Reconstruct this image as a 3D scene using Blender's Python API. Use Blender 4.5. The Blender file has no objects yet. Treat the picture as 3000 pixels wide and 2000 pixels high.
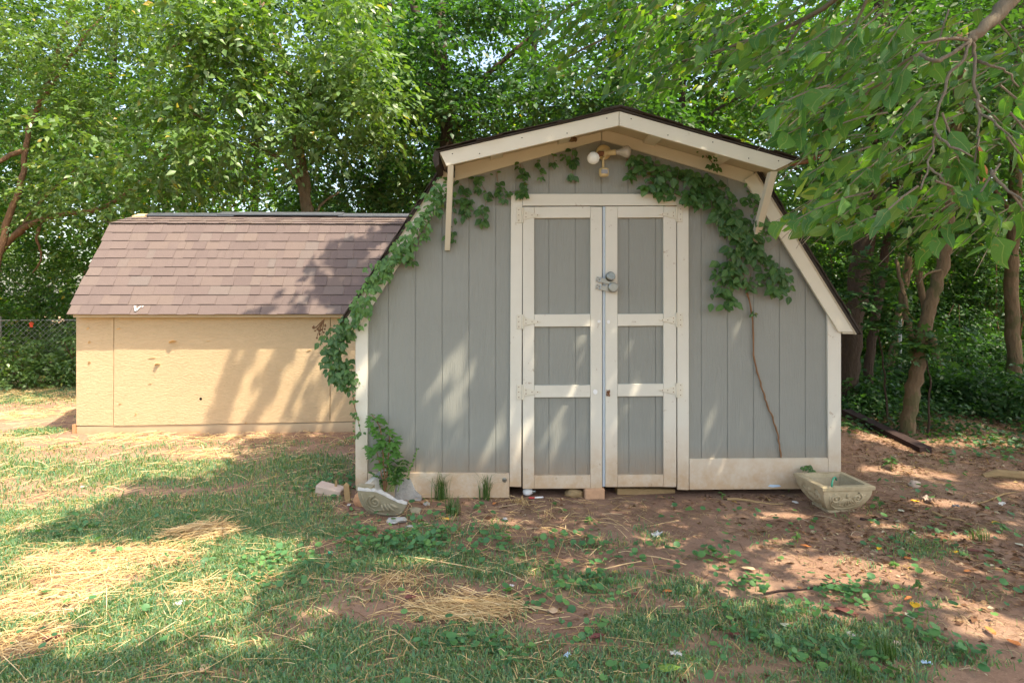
import bpy, bmesh, math, random
import numpy as np
from mathutils import Vector, Matrix, Euler

C = bpy.context.scene.collection
S = bpy.context.scene
PI = math.pi
R = math.radians

# ------------------------------------------------------------------ camera
FPX, HZ, YAW = 1850.0, 880.0, R(1.8)          # focal length and horizon measured on the 3000 px photograph
CAM = Vector((0.0, -4.82, 1.41))
cd = bpy.data.cameras.new('camera')
cam = bpy.data.objects.new('camera', cd)
C.objects.link(cam)
cam.location = CAM
cam.rotation_euler = (R(90), 0, -YAW)
cd.sensor_width = 36.0
cd.lens = 36.0 * FPX / 3000.0
cd.shift_y = -(1000.0 - HZ) / 3000.0
cd.clip_start = 0.05
cd.clip_end = 500
S.camera = cam

# ------------------------------------------------------------------ sky, sun, exposure
SUN = Vector((0.42, -0.33, 1.0)).normalized()  # towards the sun
w = bpy.data.worlds.new("World")
S.world = w
w.use_nodes = True
nt = w.node_tree
bg = nt.nodes['Background']
sky = nt.nodes.new('ShaderNodeTexSky')
sky.sky_type = 'NISHITA'
sky.sun_disc = False
sky.sun_elevation = math.asin(SUN.z)
sky.sun_rotation = math.atan2(SUN.x, SUN.y)
sky.air_density = 1.0
sky.dust_density = 3.0
sky.ozone_density = 1.0
nt.links.new(sky.outputs[0], bg.inputs[0])
bg.inputs[1].default_value = 0.15
sl = bpy.data.lights.new('sun', 'SUN')
sl.energy = 2.7
sl.angle = R(0.5)
sl.color = (1.0, 0.93, 0.82)
so = bpy.data.objects.new('sun', sl)
C.objects.link(so)
so.rotation_euler = SUN.to_track_quat('Z', 'Y').to_euler()
so.location = (6, -6, 14)
S.view_settings.view_transform = 'Standard'
S.view_settings.look = 'None'
S.view_settings.exposure = 1.93
S.view_settings.gamma = 1.0
S.view_settings.use_curve_mapping = False
S.view_settings.use_white_balance = True
S.view_settings.white_balance_temperature = 7500
S.cycles.max_bounces = 7
S.cycles.diffuse_bounces = 5
S.cycles.glossy_bounces = 2
S.cycles.transmission_bounces = 5
S.cycles.transparent_max_bounces = 4
S.cycles.caustics_reflective = False
S.cycles.caustics_refractive = False
S.cycles.sample_clamp_indirect = 6.0

# ------------------------------------------------------------------ measuring helpers
FWD = Vector((math.sin(YAW), math.cos(YAW), 0))
RGT = Vector((math.cos(YAW), -math.sin(YAW), 0))


def ray(px, py):
    return FWD + RGT * ((px - 1500.0) / FPX) + Vector((0, 0, (HZ - py) / FPX))


def P(px, py, Y=0.0):
    """photograph pixel -> point on the upright plane at depth Y"""
    d = ray(px, py)
    return CAM + d * ((Y - CAM.y) / d.y)


def PX(px, Y=0.0):
    return P(px, HZ, Y).x


def PZ(px, py, Y=0.0):
    return P(px, py, Y).z


def PD(px, py, dist):
    """photograph pixel -> point at a distance along the view axis"""
    return CAM + ray(px, py) * dist


def hash2(ix, iy, seed):
    h = (ix.astype(np.int64) * 374761393 + iy.astype(np.int64) * 668265263 + seed * 1442695041) & 0x7fffffff
    h = ((h ^ (h >> 13)) * 1274126177) & 0x7fffffff
    return ((h ^ (h >> 16)) & 0xffff) / 65535.0


def vnoise(x, y, seed=0):
    x = np.asarray(x, float); y = np.asarray(y, float)
    ix = np.floor(x); iy = np.floor(y)
    fx = x - ix; fy = y - iy
    fx = fx * fx * (3 - 2 * fx); fy = fy * fy * (3 - 2 * fy)
    a = hash2(ix, iy, seed); b = hash2(ix + 1, iy, seed)
    c = hash2(ix, iy + 1, seed); d = hash2(ix + 1, iy + 1, seed)
    return (a * (1 - fx) + b * fx) * (1 - fy) + (c * (1 - fx) + d * fx) * fy


def fbm(x, y, seed=0, n=4):
    s = 0; amp = 0.5; t = 0
    for k in range(n):
        s = s + amp * vnoise(np.asarray(x) * 2 ** k, np.asarray(y) * 2 ** k, seed + k * 17)
        t += amp; amp *= 0.5
    return s / t


def sstep(a, b, x):
    t = np.clip((np.asarray(x, float) - a) / (b - a), 0, 1)
    return t * t * (3 - 2 * t)


def gz(x, y):
    """height of the ground"""
    x = np.asarray(x, float); y = np.asarray(y, float)
    z = -0.1 + 0.1 * sstep(-0.3, 1.7, y) + 0.03 * (fbm(x * 0.9, y * 0.9, 3) - 0.5)
    z = z + 0.018 * (fbm(x * 4, y * 4, 9, 3) - 0.5)
    z = z + 0.05 * sstep(1.9, 3.4, x) * sstep(-1.6, 0.6, y)
    # low mound of earth beside the right wall of the shed
    z = z + 0.13 * np.exp(-(((x - 3.25) / 0.55) ** 2 + ((y - 1.15) / 0.7) ** 2))
    # a small hump of bare earth in front of the doors
    z = z + 0.05 * np.exp(-(((x - PX(1800, -0.75)) / 0.14) ** 2 + ((y + 0.75) / 0.16) ** 2))
    z = z + 0.25 * sstep(9, 30, y)
    return z


def G(px, py):
    """photograph pixel -> point on the ground"""
    d = ray(px, py)
    t = (0 - CAM.z) / d.z
    for _ in range(25):
        p = CAM + d * t
        t = t * 0.5 + 0.5 * (float(gz(p.x, p.y)) - CAM.z) / d.z
    p = CAM + d * t
    return Vector((p.x, p.y, float(gz(p.x, p.y))))


def E(px, py, rx, ry, w=1.0):
    """an oval patch of ground, measured on the photograph: centre and radii in metres"""
    c = G(px, py); a = G(px + rx, py); b0 = G(px, py - ry); b1 = G(px, py + ry)
    return (c.x, c.y, abs(a.x - c.x), max(0.04, abs(b0.y - b1.y) / 2), w)


def patches(x, y, L, soft=0.6):
    m = np.zeros_like(np.asarray(x, float))
    for cx, cy, rx, ry, wt in L:
        d = np.sqrt(((x - cx) / rx) ** 2 + ((y - cy) / ry) ** 2)
        m = np.maximum(m, wt * (1 - sstep(1 - soft, 1 + soft * 0.5, d)))
    return m


# ------------------------------------------------------------------ object helpers
WL = {}


def tag(o, label=None, cat=None, group=None, kind=None):
    if label: o['label'] = label
    if cat: o['category'] = cat
    if group: o['group'] = group
    if kind: o['kind'] = kind
    return o


def link(name, data, parent=None, M=None):
    o = bpy.data.objects.new(name, data)
    C.objects.link(o)
    M = M or Matrix.Identity(4)
    if parent is not None:
        o.parent = parent
        o.matrix_basis = Matrix.Translation(-WL.get(parent.name, Vector((0, 0, 0)))) @ M
    else:
        o.matrix_basis = M
    if parent is None and data is not None:
        WL[o.name] = M.translation.copy()
    return o


def thing(name, loc, label, cat, group=None, kind=None):
    o = bpy.data.objects.new(name, None)
    C.objects.link(o)
    o.location = loc
    o.empty_display_size = 0.1
    WL[o.name] = Vector(loc)
    return tag(o, label, cat, group, kind)


def pmesh(name, V, F, mat, smooth=False):
    me = bpy.data.meshes.new(name)
    me.from_pydata([tuple(v) for v in V], [], F)
    me.materials.append(mat)
    if smooth:
        me.polygons.foreach_set('use_smooth', [True] * len(me.polygons))
    me.update()
    return me


def npmesh(name, V, F, mat, attrs=None, uv=None, smooth=False):
    """V (n,3) array, F (m,k) array of faces all with k corners"""
    V = np.ascontiguousarray(V, np.float32); F = np.ascontiguousarray(F, np.int32)
    me = bpy.data.meshes.new(name)
    m, k = F.shape
    me.vertices.add(len(V)); me.vertices.foreach_set('co', V.ravel())
    me.loops.add(m * k); me.loops.foreach_set('vertex_index', F.ravel())
    me.polygons.add(m)
    me.polygons.foreach_set('loop_start', np.arange(0, m * k, k, dtype=np.int32))
    me.polygons.foreach_set('loop_total', np.full(m, k, np.int32))
    if smooth:
        me.polygons.foreach_set('use_smooth', np.ones(m, bool))
    for a, val in (attrs or {}).items():
        at = me.attributes.new(a, 'FLOAT', 'POINT')
        at.data.foreach_set('value', np.ascontiguousarray(val, np.float32))
    if uv is not None:
        u = me.uv_layers.new(name='UVMap')
        u.data.foreach_set('uv', np.ascontiguousarray(uv[F.ravel()], np.float32).ravel())
    me.materials.append(mat)
    me.update(calc_edges=True)
    return me


class MB:
    """collects shapes for one mesh"""

    def __init__(s):
        s.V = []; s.F = []

    def add(s, V, F):
        n = len(s.V)
        s.V += [Vector(v) for v in V]
        s.F += [tuple(i + n for i in f) for f in F]
        return s

    def box(s, x0, x1, y0, y1, z0, z1, M=None):
        V = [Vector(v) for v in ((x0, y0, z0), (x1, y0, z0), (x1, y1, z0), (x0, y1, z0), (x0, y0, z1), (x1, y0, z1), (x1, y1, z1), (x0, y1, z1))]
        if M: V = [M @ v for v in V]
        return s.add(V, [(0, 3, 2, 1), (4, 5, 6, 7), (0, 1, 5, 4), (1, 2, 6, 5), (2, 3, 7, 6), (3, 0, 4, 7)])

    def prism(s, poly, y0, y1, inset=0.0):
        """poly of (x, z), counter-clockwise seen from -y; front face at y0 (optional chamfered rim)"""
        n = len(poly)
        if inset > 0:
            cx = sum(p[0] for p in poly) / n; cz = sum(p[1] for p in poly) / n
            ff = []
            for i in range(n):
                a = Vector(poly[i - 1]); b = Vector(poly[i]); c = Vector(poly[(i + 1) % n])
                d1 = (b - a).normalized(); d2 = (c - b).normalized()
                n1 = Vector((-d1.y, d1.x)); n2 = Vector((-d2.y, d2.x))
                k = n1 + n2
                ff.append(b + k * (inset / max(0.3, 1 + n1.dot(n2))))
            V = [(p[0], y0, p[1]) for p in ff] + [(p[0], y0 + inset, p[1]) for p in poly] + [(p[0], y1, p[1]) for p in poly]
            F = [tuple(range(n)), tuple(reversed(range(2 * n, 3 * n)))]
            for r in (0, 1):
                for i in range(n):
                    j = (i + 1) % n
                    F.append((r * n + j, r * n + i, (r + 1) * n + i, (r + 1) * n + j))
            return s.add(V, F)
        V = [(p[0], y0, p[1]) for p in poly] + [(p[0], y1, p[1]) for p in poly]
        F = [tuple(range(n)), tuple(reversed(range(n, 2 * n)))]
        for i in range(n):
            j = (i + 1) % n
            F.append((j, i, n + i, n + j))
        return s.add(V, F)

    def tube(s, pts, radii, seg=6, jit=0.0, rng=None, cap=True):
        pts = [Vector(p) for p in pts]
        n = len(pts)
        if not hasattr(radii, '__len__'): radii = [radii] * n
        t0 = (pts[1] - pts[0]).normalized()
        a = t0.orthogonal().normalized()
        V = []; F = []
        for i in range(n):
            t = (pts[min(i + 1, n - 1)] - pts[max(i - 1, 0)]).normalized()
            a = (a - t * a.dot(t)).normalized()
            b = t.cross(a)
            for k in range(seg):
                an = 2 * PI * k / seg
                r = radii[i] * (1 + (rng.uniform(-jit, jit) if rng else 0))
                V.append(pts[i] + (a * math.cos(an) + b * math.sin(an)) * r)
        for i in range(n - 1):
            for k in range(seg):
                k2 = (k + 1) % seg
                F.append((i * seg + k, i * seg + k2, (i + 1) * seg + k2, (i + 1) * seg + k))
        if cap:
            F.append(tuple(reversed(range(seg)))); F.append(tuple(range((n - 1) * seg, n * seg)))
        return s.add(V, F)

    def lathe(s, prof, seg=16, M=None):
        """prof of (r, z) about z"""
        V = []; F = []
        for r, z in prof:
            for k in range(seg):
                an = 2 * PI * k / seg
                v = Vector((r * math.cos(an), r * math.sin(an), z))
                V.append(M @ v if M else v)
        for i in range(len(prof) - 1):
            for k in range(seg):
                k2 = (k + 1) % seg
                F.append((i * seg + k, i * seg + k2, (i + 1) * seg + k2, (i + 1) * seg + k))
        F.append(tuple(reversed(range(seg)))); F.append(tuple(range((len(prof) - 1) * seg, len(prof) * seg)))
        return s.add(V, F)

    def rock(s, c, r, rng, M=None, sub=1, jit=0.18):
        bm = bmesh.new()
        bmesh.ops.create_icosphere(bm, subdivisions=sub, radius=1.0)
        V = []
        for v in bm.verts:
            q = Vector((v.co.x * r[0], v.co.y * r[1], v.co.z * r[2])) * (1 + rng.uniform(-jit, jit))
            V.append(Vector(c) + (M @ q if M else q))
        bm.verts.index_update()
        F = [tuple(v.index for v in f.verts) for f in bm.faces]
        bm.free()
        return s.add(V, F)

    def mesh(s, name, mat, smooth=False):
        return pmesh(name, s.V, s.F, mat, smooth)

    def obj(s, name, mat, parent=None, smooth=False):
        return link(name, s.mesh(name, mat, smooth), parent)


# ------------------------------------------------------------------ materials
def mat(name, rough=0.8, spec=0.3):
    m = bpy.data.materials.new(name)
    m.use_nodes = True
    b = m.node_tree.nodes['Principled BSDF']
    b.inputs['Roughness'].default_value = rough
    b.inputs['Specular IOR Level'].default_value = spec
    return m, m.node_tree, b


def N(nt, typ, ins=None, **kw):
    n = nt.nodes.new(typ)
    for k, v in kw.items(): setattr(n, k, v)
    for k, v in (ins or {}).items():
        if hasattr(v, 'is_output') or v.__class__.__name__.startswith('NodeSocket'):
            nt.links.new(v, n.inputs[k])
        else:
            n.inputs[k].default_value = v
    return n


def ramp(nt, fac, stops):
    r = nt.nodes.new('ShaderNodeValToRGB')
    e = r.color_ramp.elements
    while len(e) > 1: e.remove(e[-1])
    e[0].position = stops[0][0]; e[0].color = (*stops[0][1], 1)
    for p, c in stops[1:]:
        k = e.new(p); k.color = (*c, 1)
    nt.links.new(fac, r.inputs[0])
    return r.outputs[0]


def mix(nt, fac, a, b, mode='MIX'):
    n = nt.nodes.new('ShaderNodeMix')
    n.data_type = 'RGBA'; n.blend_type = mode
    for sock, v in ((n.inputs[0], fac), (n.inputs[6], a), (n.inputs[7], b)):
        if hasattr(v, 'links'): nt.links.new(v, sock)
        elif isinstance(v, tuple): sock.default_value = (*v, 1)
        else: sock.default_value = v
    return n.outputs[2]


def math_n(nt, op, a, b=None, clamp=False):
    n = nt.nodes.new('ShaderNodeMath'); n.operation = op; n.use_clamp = clamp
    for i, v in enumerate((a, b)):
        if v is None: continue
        if hasattr(v, 'links'): nt.links.new(v, n.inputs[i])
        else: n.inputs[i].default_value = v
    return n.outputs[0]


def coords(nt, scale=(1, 1, 1), kind='Object'):
    tc = nt.nodes.new('ShaderNodeTexCoord')
    mp = nt.nodes.new('ShaderNodeMapping')
    mp.inputs['Scale'].default_value = scale
    nt.links.new(tc.outputs[kind], mp.inputs[0])
    return mp.outputs[0]


def noise(nt, vec, scale, detail=4, rough=0.6, dist=0.0):
    n = N(nt, 'ShaderNodeTexNoise', {'Scale': scale, 'Detail': detail, 'Roughness': rough, 'Distortion': dist})
    nt.links.new(vec, n.inputs['Vector'])
    return n.outputs['Fac']


def bump(nt, b, h, strength=0.3, dist=0.01):
    n = N(nt, 'ShaderNodeBump', {'Strength': strength, 'Distance': dist})
    nt.links.new(h, n.inputs['Height'])
    nt.links.new(n.outputs[0], b.inputs['Normal'])


def sep_z(nt):
    """height above the base of the world, for dirt that splashes up from the soil"""
    g = nt.nodes.new('ShaderNodeNewGeometry')
    s = nt.nodes.new('ShaderNodeSeparateXYZ')
    nt.links.new(g.outputs['Position'], s.inputs[0])
    return s.outputs


def paint(name, col, dirt=(0.30, 0.17, 0.08), dirt_top=0.2, grain=(1, 1, 1), gs=30, bs=0.25, wear=(0.25, 0.2, 0.15), wear_amt=0.0, rough=0.62, mottle=0.12, bd=0.004, dist=0.0):
    m, nt, b = mat(name, rough, 0.35)
    v = coords(nt, grain)
    v1 = coords(nt)
    big = noise(nt, v1, 2.2, 5)
    c = mix(nt, big, tuple(x * (1 - mottle) for x in col), tuple(min(1, x * (1 + mottle)) for x in col))
    fine = noise(nt, v, gs, 5, 0.65, dist)
    c = mix(nt, math_n(nt, 'MULTIPLY', fine, 0.14), c, tuple(x * 0.72 for x in col))
    oi = nt.nodes.new('ShaderNodeObjectInfo')
    c = mix(nt, math_n(nt, 'MULTIPLY', oi.outputs['Random'], 0.10), c, tuple(x * 0.8 for x in col))
    if dirt_top > 0:
        z = sep_z(nt)[2]
        mr = N(nt, 'ShaderNodeMapRange', {'From Min': dirt_top, 'From Max': -0.1, 'To Min': 0.0, 'To Max': 1.0})
        nt.links.new(z, mr.inputs['Value'])
        sp = noise(nt, v1, 9, 6, 0.7)
        f = math_n(nt, 'MULTIPLY', mr.outputs[0], math_n(nt, 'MULTIPLY', sp, 2.1), True)
        c = mix(nt, math_n(nt, 'MULTIPLY', f, 0.75, True), c, dirt)
    if wear_amt > 0:
        wn = noise(nt, v1, 17, 7, 0.8)
        wn2 = noise(nt, v1, 3.1, 2)
        f = math_n(nt, 'MULTIPLY', math_n(nt, 'GREATER_THAN', wn, 0.69 - wear_amt * 0.05), math_n(nt, 'GREATER_THAN', wn2, 0.52))
        c = mix(nt, math_n(nt, 'MULTIPLY', f, 0.6), c, wear)
    nt.links.new(c, b.inputs['Base Color'])
    bump(nt, b, fine, bs, bd)
    return m


def leafmat(name, stops, transl=0.38, rough=0.42, spec=0.5, back=None, vein=False):
    m, nt, b = mat(name, rough, spec)
    at = nt.nodes.new('ShaderNodeAttribute'); at.attribute_name = 'rnd'
    f = at.outputs['Fac']
    if vein:
        oi = nt.nodes.new('ShaderNodeObjectInfo')
        f = math_n(nt, 'FRACT', math_n(nt, 'ADD', f, oi.outputs['Random']))
    c = ramp(nt, f, stops)
    if vein:
        uv = nt.nodes.new('ShaderNodeUVMap')
        s = nt.nodes.new('ShaderNodeSeparateXYZ'); nt.links.new(uv.outputs[0], s.inputs[0])
        ax = math_n(nt, 'ABSOLUTE', math_n(nt, 'SUBTRACT', s.outputs[0], 0.5))
        mid = math_n(nt, 'LESS_THAN', ax, 0.022)
        sv = math_n(nt, 'SINE', math_n(nt, 'MULTIPLY', math_n(nt, 'SUBTRACT', s.outputs[1], math_n(nt, 'MULTIPLY', ax, 0.55)), 44.0))
        sv = math_n(nt, 'MULTIPLY', math_n(nt, 'GREATER_THAN', sv, 0.95), 0.13)
        vv = math_n(nt, 'MAXIMUM', math_n(nt, 'MULTIPLY', mid, 0.62), sv)
        c = mix(nt, vv, c, (0.28, 0.36, 0.14))
        nz = noise(nt, coords(nt), 18, 4)
        c = mix(nt, math_n(nt, 'MULTIPLY', nz, 0.4), c, (0.035, 0.085, 0.018))
        sp_ = noise(nt, coords(nt, (1, 1, 1), 'Object'), 5.5, 3, 0.6)
        c = mix(nt, math_n(nt, 'MULTIPLY', math_n(nt, 'GREATER_THAN', sp_, 0.66), 0.55), c, (0.26, 0.19, 0.06))
        bump(nt, b, sv, 0.3, 0.002)
    geo = nt.nodes.new('ShaderNodeNewGeometry')
    under = mix(nt, geo.outputs['Backfacing'], c, mix(nt, 0.45, c, back or (0.16, 0.22, 0.10)))
    nt.links.new(under, b.inputs['Base Color'])
    t = nt.nodes.new('ShaderNodeBsdfTranslucent')
    tc = mix(nt, 1.0, c, (1.7, 1.95, 0.45), 'MULTIPLY')
    nt.links.new(tc, t.inputs['Color'])
    ms = nt.nodes.new('ShaderNodeMixShader'); ms.inputs[0].default_value = transl
    nt.links.new(b.outputs[0], ms.inputs[1]); nt.links.new(t.outputs[0], ms.inputs[2])
    nt.links.new(ms.outputs[0], nt.nodes['Material Output'].inputs['Surface'])
    return m


def plain(name, col, rough=0.7, spec=0.3, metal=0.0, var=0.25, ns=20, bs=0.2, bd=0.003, col2=None):
    m, nt, b = mat(name, rough, spec)
    b.inputs['Metallic'].default_value = metal
    f = noise(nt, coords(nt), ns, 5, 0.65)
    c = mix(nt, f, tuple(x * (1 - var) for x in col), col2 or tuple(min(1, x * (1 + var)) for x in col))
    nt.links.new(c, b.inputs['Base Color'])
    if bs > 0: bump(nt, b, f, bs, bd)
    return m


def barkmat(name, dark, light, scale=1.0, moss=None):
    m, nt, b = mat(name, 0.95, 0.15)
    v = coords(nt, (9 * scale, 9 * scale, 2.2 * scale))
    f = noise(nt, v, 3.0, 8, 0.7)
    f2 = noise(nt, coords(nt), 3.0, 4)
    c = mix(nt, f, dark, light)
    c = mix(nt, math_n(nt, 'MULTIPLY', f2, 0.5), c, tuple((a + b_) * 0.5 for a, b_ in zip(dark, light)))
    if moss:
        f3 = math_n(nt, 'GREATER_THAN', noise(nt, coords(nt), 6.0, 5), 0.58)
        c = mix(nt, math_n(nt, 'MULTIPLY', f3, 0.5), c, moss)
    nt.links.new(c, b.inputs['Base Color'])
    bump(nt, b, f, 1.0, 0.04)
    return m


M = {}
M['siding'] = paint('grey siding paint', (0.262, 0.270, 0.240), dirt_top=0.3, grain=(1, 1, 0.075), gs=60, bs=0.6, wear_amt=0.0, mottle=0.13, bd=0.010, dist=1.2)
M['trim'] = paint('cream trim paint', (0.655, 0.63, 0.54), dirt=(0.44, 0.26, 0.12), dirt_top=0.48, grain=(1, 1, 0.3), gs=40, bs=0.2, wear=(0.30, 0.19, 0.11), wear_amt=1.3)
M['trim_clean'] = paint('cream eave paint', (0.65, 0.61, 0.495), dirt_top=0, grain=(0.3, 1, 1), gs=30, bs=0.2, wear=(0.33, 0.25, 0.15), wear_amt=0.6)
M['groove'] = plain('groove shadow paint', (0.29, 0.29, 0.27), 0.8)
M['scrap'] = plain('dirty paper', (0.55, 0.53, 0.50), 0.8, 0.2, 0, 0.15)
M['hole'] = plain('dark cavity', (0.02, 0.017, 0.014), 1.0, 0.0)
M['astragal'] = plain('pale blue metal strip', (0.52, 0.60, 0.66), 0.4, 0.5, 0.0, 0.1)
M['steel'] = plain('galvanised steel', (0.30, 0.315, 0.30), 0.36, 0.5, 1.0, 0.25, 60, 0.1, 0.001)
M['rust'] = plain('rusty iron', (0.22, 0.10, 0.05), 0.9, 0.2, 0.2, 0.4, 60)
M['hinge'] = paint('cream painted hinge', (0.65, 0.61, 0.495), dirt_top=0, gs=60, bs=0.25, wear=(0.2, 0.16, 0.12), wear_amt=1.2)
M['felt'] = plain('dark roof felt', (0.055, 0.045, 0.038), 0.95, 0.15, 0, 0.5, 60, 0.6, 0.005)
M['soffit'] = paint('soffit ply paint', (0.52, 0.46, 0.34), dirt_top=0, grain=(0.2, 1, 1), gs=25, bs=0.2, wear=(0.28, 0.18, 0.09), wear_amt=1.2)


def osb():
    m, nt, b = mat('tan painted strand board', 0.7, 0.25)
    v = coords(nt, (1, 1, 3.0))
    vo = N(nt, 'ShaderNodeTexVoronoi', {'Scale': 26.0, 'Randomness': 1.0}); nt.links.new(v, vo.inputs['Vector'])
    s = nt.nodes.new('ShaderNodeSeparateColor'); nt.links.new(vo.outputs['Color'], s.inputs[0])
    f = noise(nt, coords(nt, (1, 1, 4)), 30, 6, 0.7)
    h = math_n(nt, 'ADD', math_n(nt, 'MULTIPLY', s.outputs[0], 0.6), f)
    big = noise(nt, coords(nt), 1.4, 4)
    c = mix(nt, big, (0.55, 0.395, 0.232), (0.635, 0.472, 0.29))
    c = mix(nt, math_n(nt, 'MULTIPLY', s.outputs[1], 0.25), c, (0.45, 0.34, 0.20))
    st = math_n(nt, 'GREATER_THAN', noise(nt, coords(nt, (1, 1, 3.2)), 24, 5, 0.75), 0.66)
    c = mix(nt, math_n(nt, 'MULTIPLY', st, 0.45), c, (0.36, 0.21, 0.09))
    nt.links.new(c, b.inputs['Base Color'])
    bump(nt, b, h, 0.85, 0.010)
    return m


M['osb'] = osb()
M['tan_trim'] = paint('tan base board', (0.54, 0.42, 0.27), dirt_top=0.12, gs=30, bs=0.3)
M['chip'] = plain('bare wood flake', (0.62, 0.42, 0.22), 0.8)


def shingle_mat():
    m, nt, b = mat('asphalt shingle granules', 0.93, 0.2)
    oi = nt.nodes.new('ShaderNodeObjectInfo')
    base = ramp(nt, oi.outputs['Random'], [(0, (0.098, 0.076, 0.071)), (0.3, (0.114, 0.089, 0.082)), (0.6, (0.126, 0.099, 0.090)), (0.85, (0.143, 0.112, 0.093)), (0.93, (0.126, 0.113, 0.104)), (1.0, (0.148, 0.116, 0.099))])
    f = noise(nt, coords(nt), 190, 3, 0.7)
    c = mix(nt, f, mix(nt, 0.55, base, (0.035, 0.022, 0.022)), mix(nt, 0.22, base, (0.45, 0.36, 0.33)))
    f2 = noise(nt, coords(nt), 2.5, 4)
    c = mix(nt, math_n(nt, 'MULTIPLY', f2, 0.3), c, (0.095, 0.07, 0.07))
    nt.links.new(c, b.inputs['Base Color'])
    bump(nt, b, f, 0.5, 0.003)
    return m


M['shingle'] = shingle_mat()
M['ridge'] = plain('grey metal ridge strip', (0.085, 0.095, 0.11), 0.5, 0.4, 0.3, 0.3, 12)
M['white_splash'] = plain('dried white paint', (0.75, 0.75, 0.73), 0.7, 0.3, 0, 0.06)
M['concrete'] = plain('weathered cast stone', (0.40, 0.315, 0.18), 0.92, 0.15, 0, 0.35, 14, 0.6, 0.006, (0.60, 0.505, 0.34))
M['broken'] = plain('fresh broken concrete', (0.44, 0.43, 0.40), 0.95, 0.1, 0, 0.2, 40, 0.9, 0.012)
M['mossy'] = plain('mossy cast stone', (0.25, 0.21, 0.12), 0.95, 0.15, 0, 0.35, 11, 0.6, 0.006, (0.40, 0.36, 0.26))
M['terracotta'] = plain('terracotta', (0.48, 0.25, 0.13), 0.9, 0.2, 0, 0.25, 12)
M['brick'] = plain('tan brick', (0.50, 0.30, 0.18), 0.92, 0.15, 0, 0.2, 30, 0.4)
M['stone'] = plain('brown fieldstone', (0.30, 0.21, 0.11), 0.95, 0.15, 0, 0.35, 16, 0.5)
M['pinkstone'] = plain('pinkish brick block', (0.52, 0.40, 0.32), 0.95, 0.1, 0, 0.25, 18, 0.5)
M['oldwood'] = plain('weathered stake wood', (0.36, 0.24, 0.12), 0.9, 0.15, 0, 0.3, 30)
M['beam'] = plain('dark stained board', (0.038, 0.023, 0.02), 0.85, 0.2, 0, 0.4, 14, 0.5)
M['soil'] = plain('potting soil', (0.10, 0.06, 0.04), 1.0, 0.05, 0, 0.4, 50, 0.8, 0.01)
M['hose'] = plain('green hose rubber', (0.01, 0.20, 0.12), 0.45, 0.4, 0, 0.1)
M['bulb'] = plain('frosted glass', (0.72, 0.72, 0.66), 0.25, 0.5, 0, 0.05, 8, 0)
M['bulb_dusty'] = plain('dusty clear glass', (0.42, 0.39, 0.34), 0.2, 0.6, 0, 0.15, 8, 0)
M['beige'] = plain('aged beige plastic', (0.58, 0.46, 0.25), 0.5, 0.4, 0, 0.15, 14, 0.05)
M['sensor_window'] = plain('grey sensor lens', (0.24, 0.23, 0.22), 0.35, 0.5, 0, 0.1)
M['nest'] = plain('mud wasp nest', (0.16, 0.10, 0.055), 1.0, 0.05, 0, 0.4, 60, 0.8)
M['red'] = plain('red plastic', (0.55, 0.03, 0.03), 0.4, 0.5, 0, 0.1)
M['white_plastic'] = plain('white plastic', (0.78, 0.78, 0.76), 0.5, 0.4, 0, 0.06)
M['green_plastic'] = plain('green plastic', (0.02, 0.42, 0.22), 0.5, 0.4, 0, 0.06)
M['blue_plastic'] = plain('pale blue plastic', (0.45, 0.6, 0.75), 0.5, 0.4, 0, 0.06)
M['fence'] = plain('galvanised wire', (0.36, 0.36, 0.34), 0.5, 0.4, 0.5, 0.2)
M['red_flag'] = plain('orange red ribbon', (0.75, 0.08, 0.03), 0.6, 0.3)
M['bark_brown'] = barkmat('brown bark', (0.085, 0.05, 0.03), (0.32, 0.19, 0.11))
M['bark_dark'] = barkmat('dark bark', (0.03, 0.023, 0.018), (0.12, 0.085, 0.06), 1.2)
M['bark_tan'] = barkmat('tan bark', (0.075, 0.048, 0.028), (0.30, 0.215, 0.13), 1.0, (0.09, 0.11, 0.045))
M['bark_grey'] = barkmat('grey twig bark', (0.16, 0.13, 0.09), (0.42, 0.36, 0.27), 2.0)
M['vine_stem'] = plain('reddish vine stem', (0.23, 0.12, 0.06), 0.85, 0.2)
M['seed_head'] = plain('dry seed head', (0.16, 0.085, 0.045), 0.9, 0.1, 0, 0.3, 30)
M['dead_leaf'] = plain('dry brown leaf', (0.30, 0.13, 0.06), 0.85, 0.2, 0, 0.35, 30)
M['yellow_leaf'] = plain('yellow autumn leaf', (0.75, 0.43, 0.03), 0.6, 0.3, 0, 0.2, 30)
M['orange_leaf'] = plain('orange fallen leaf', (0.62, 0.22, 0.07), 0.7, 0.3, 0, 0.25, 30)
M['tan_leaf'] = plain('bleached tan leaf', (0.55, 0.38, 0.24), 0.8, 0.2, 0, 0.25, 30)
M['red_leaf'] = plain('dark red leaf', (0.17, 0.06, 0.05), 0.75, 0.3, 0, 0.25, 30)
M['pale_leaf'] = plain('pale underside leaf', (0.56, 0.55, 0.42), 0.8, 0.2, 0, 0.15, 30)
M['green_leaf'] = plain('green fallen leaf', (0.16, 0.27, 0.05), 0.6, 0.3, 0, 0.3, 30)

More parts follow.
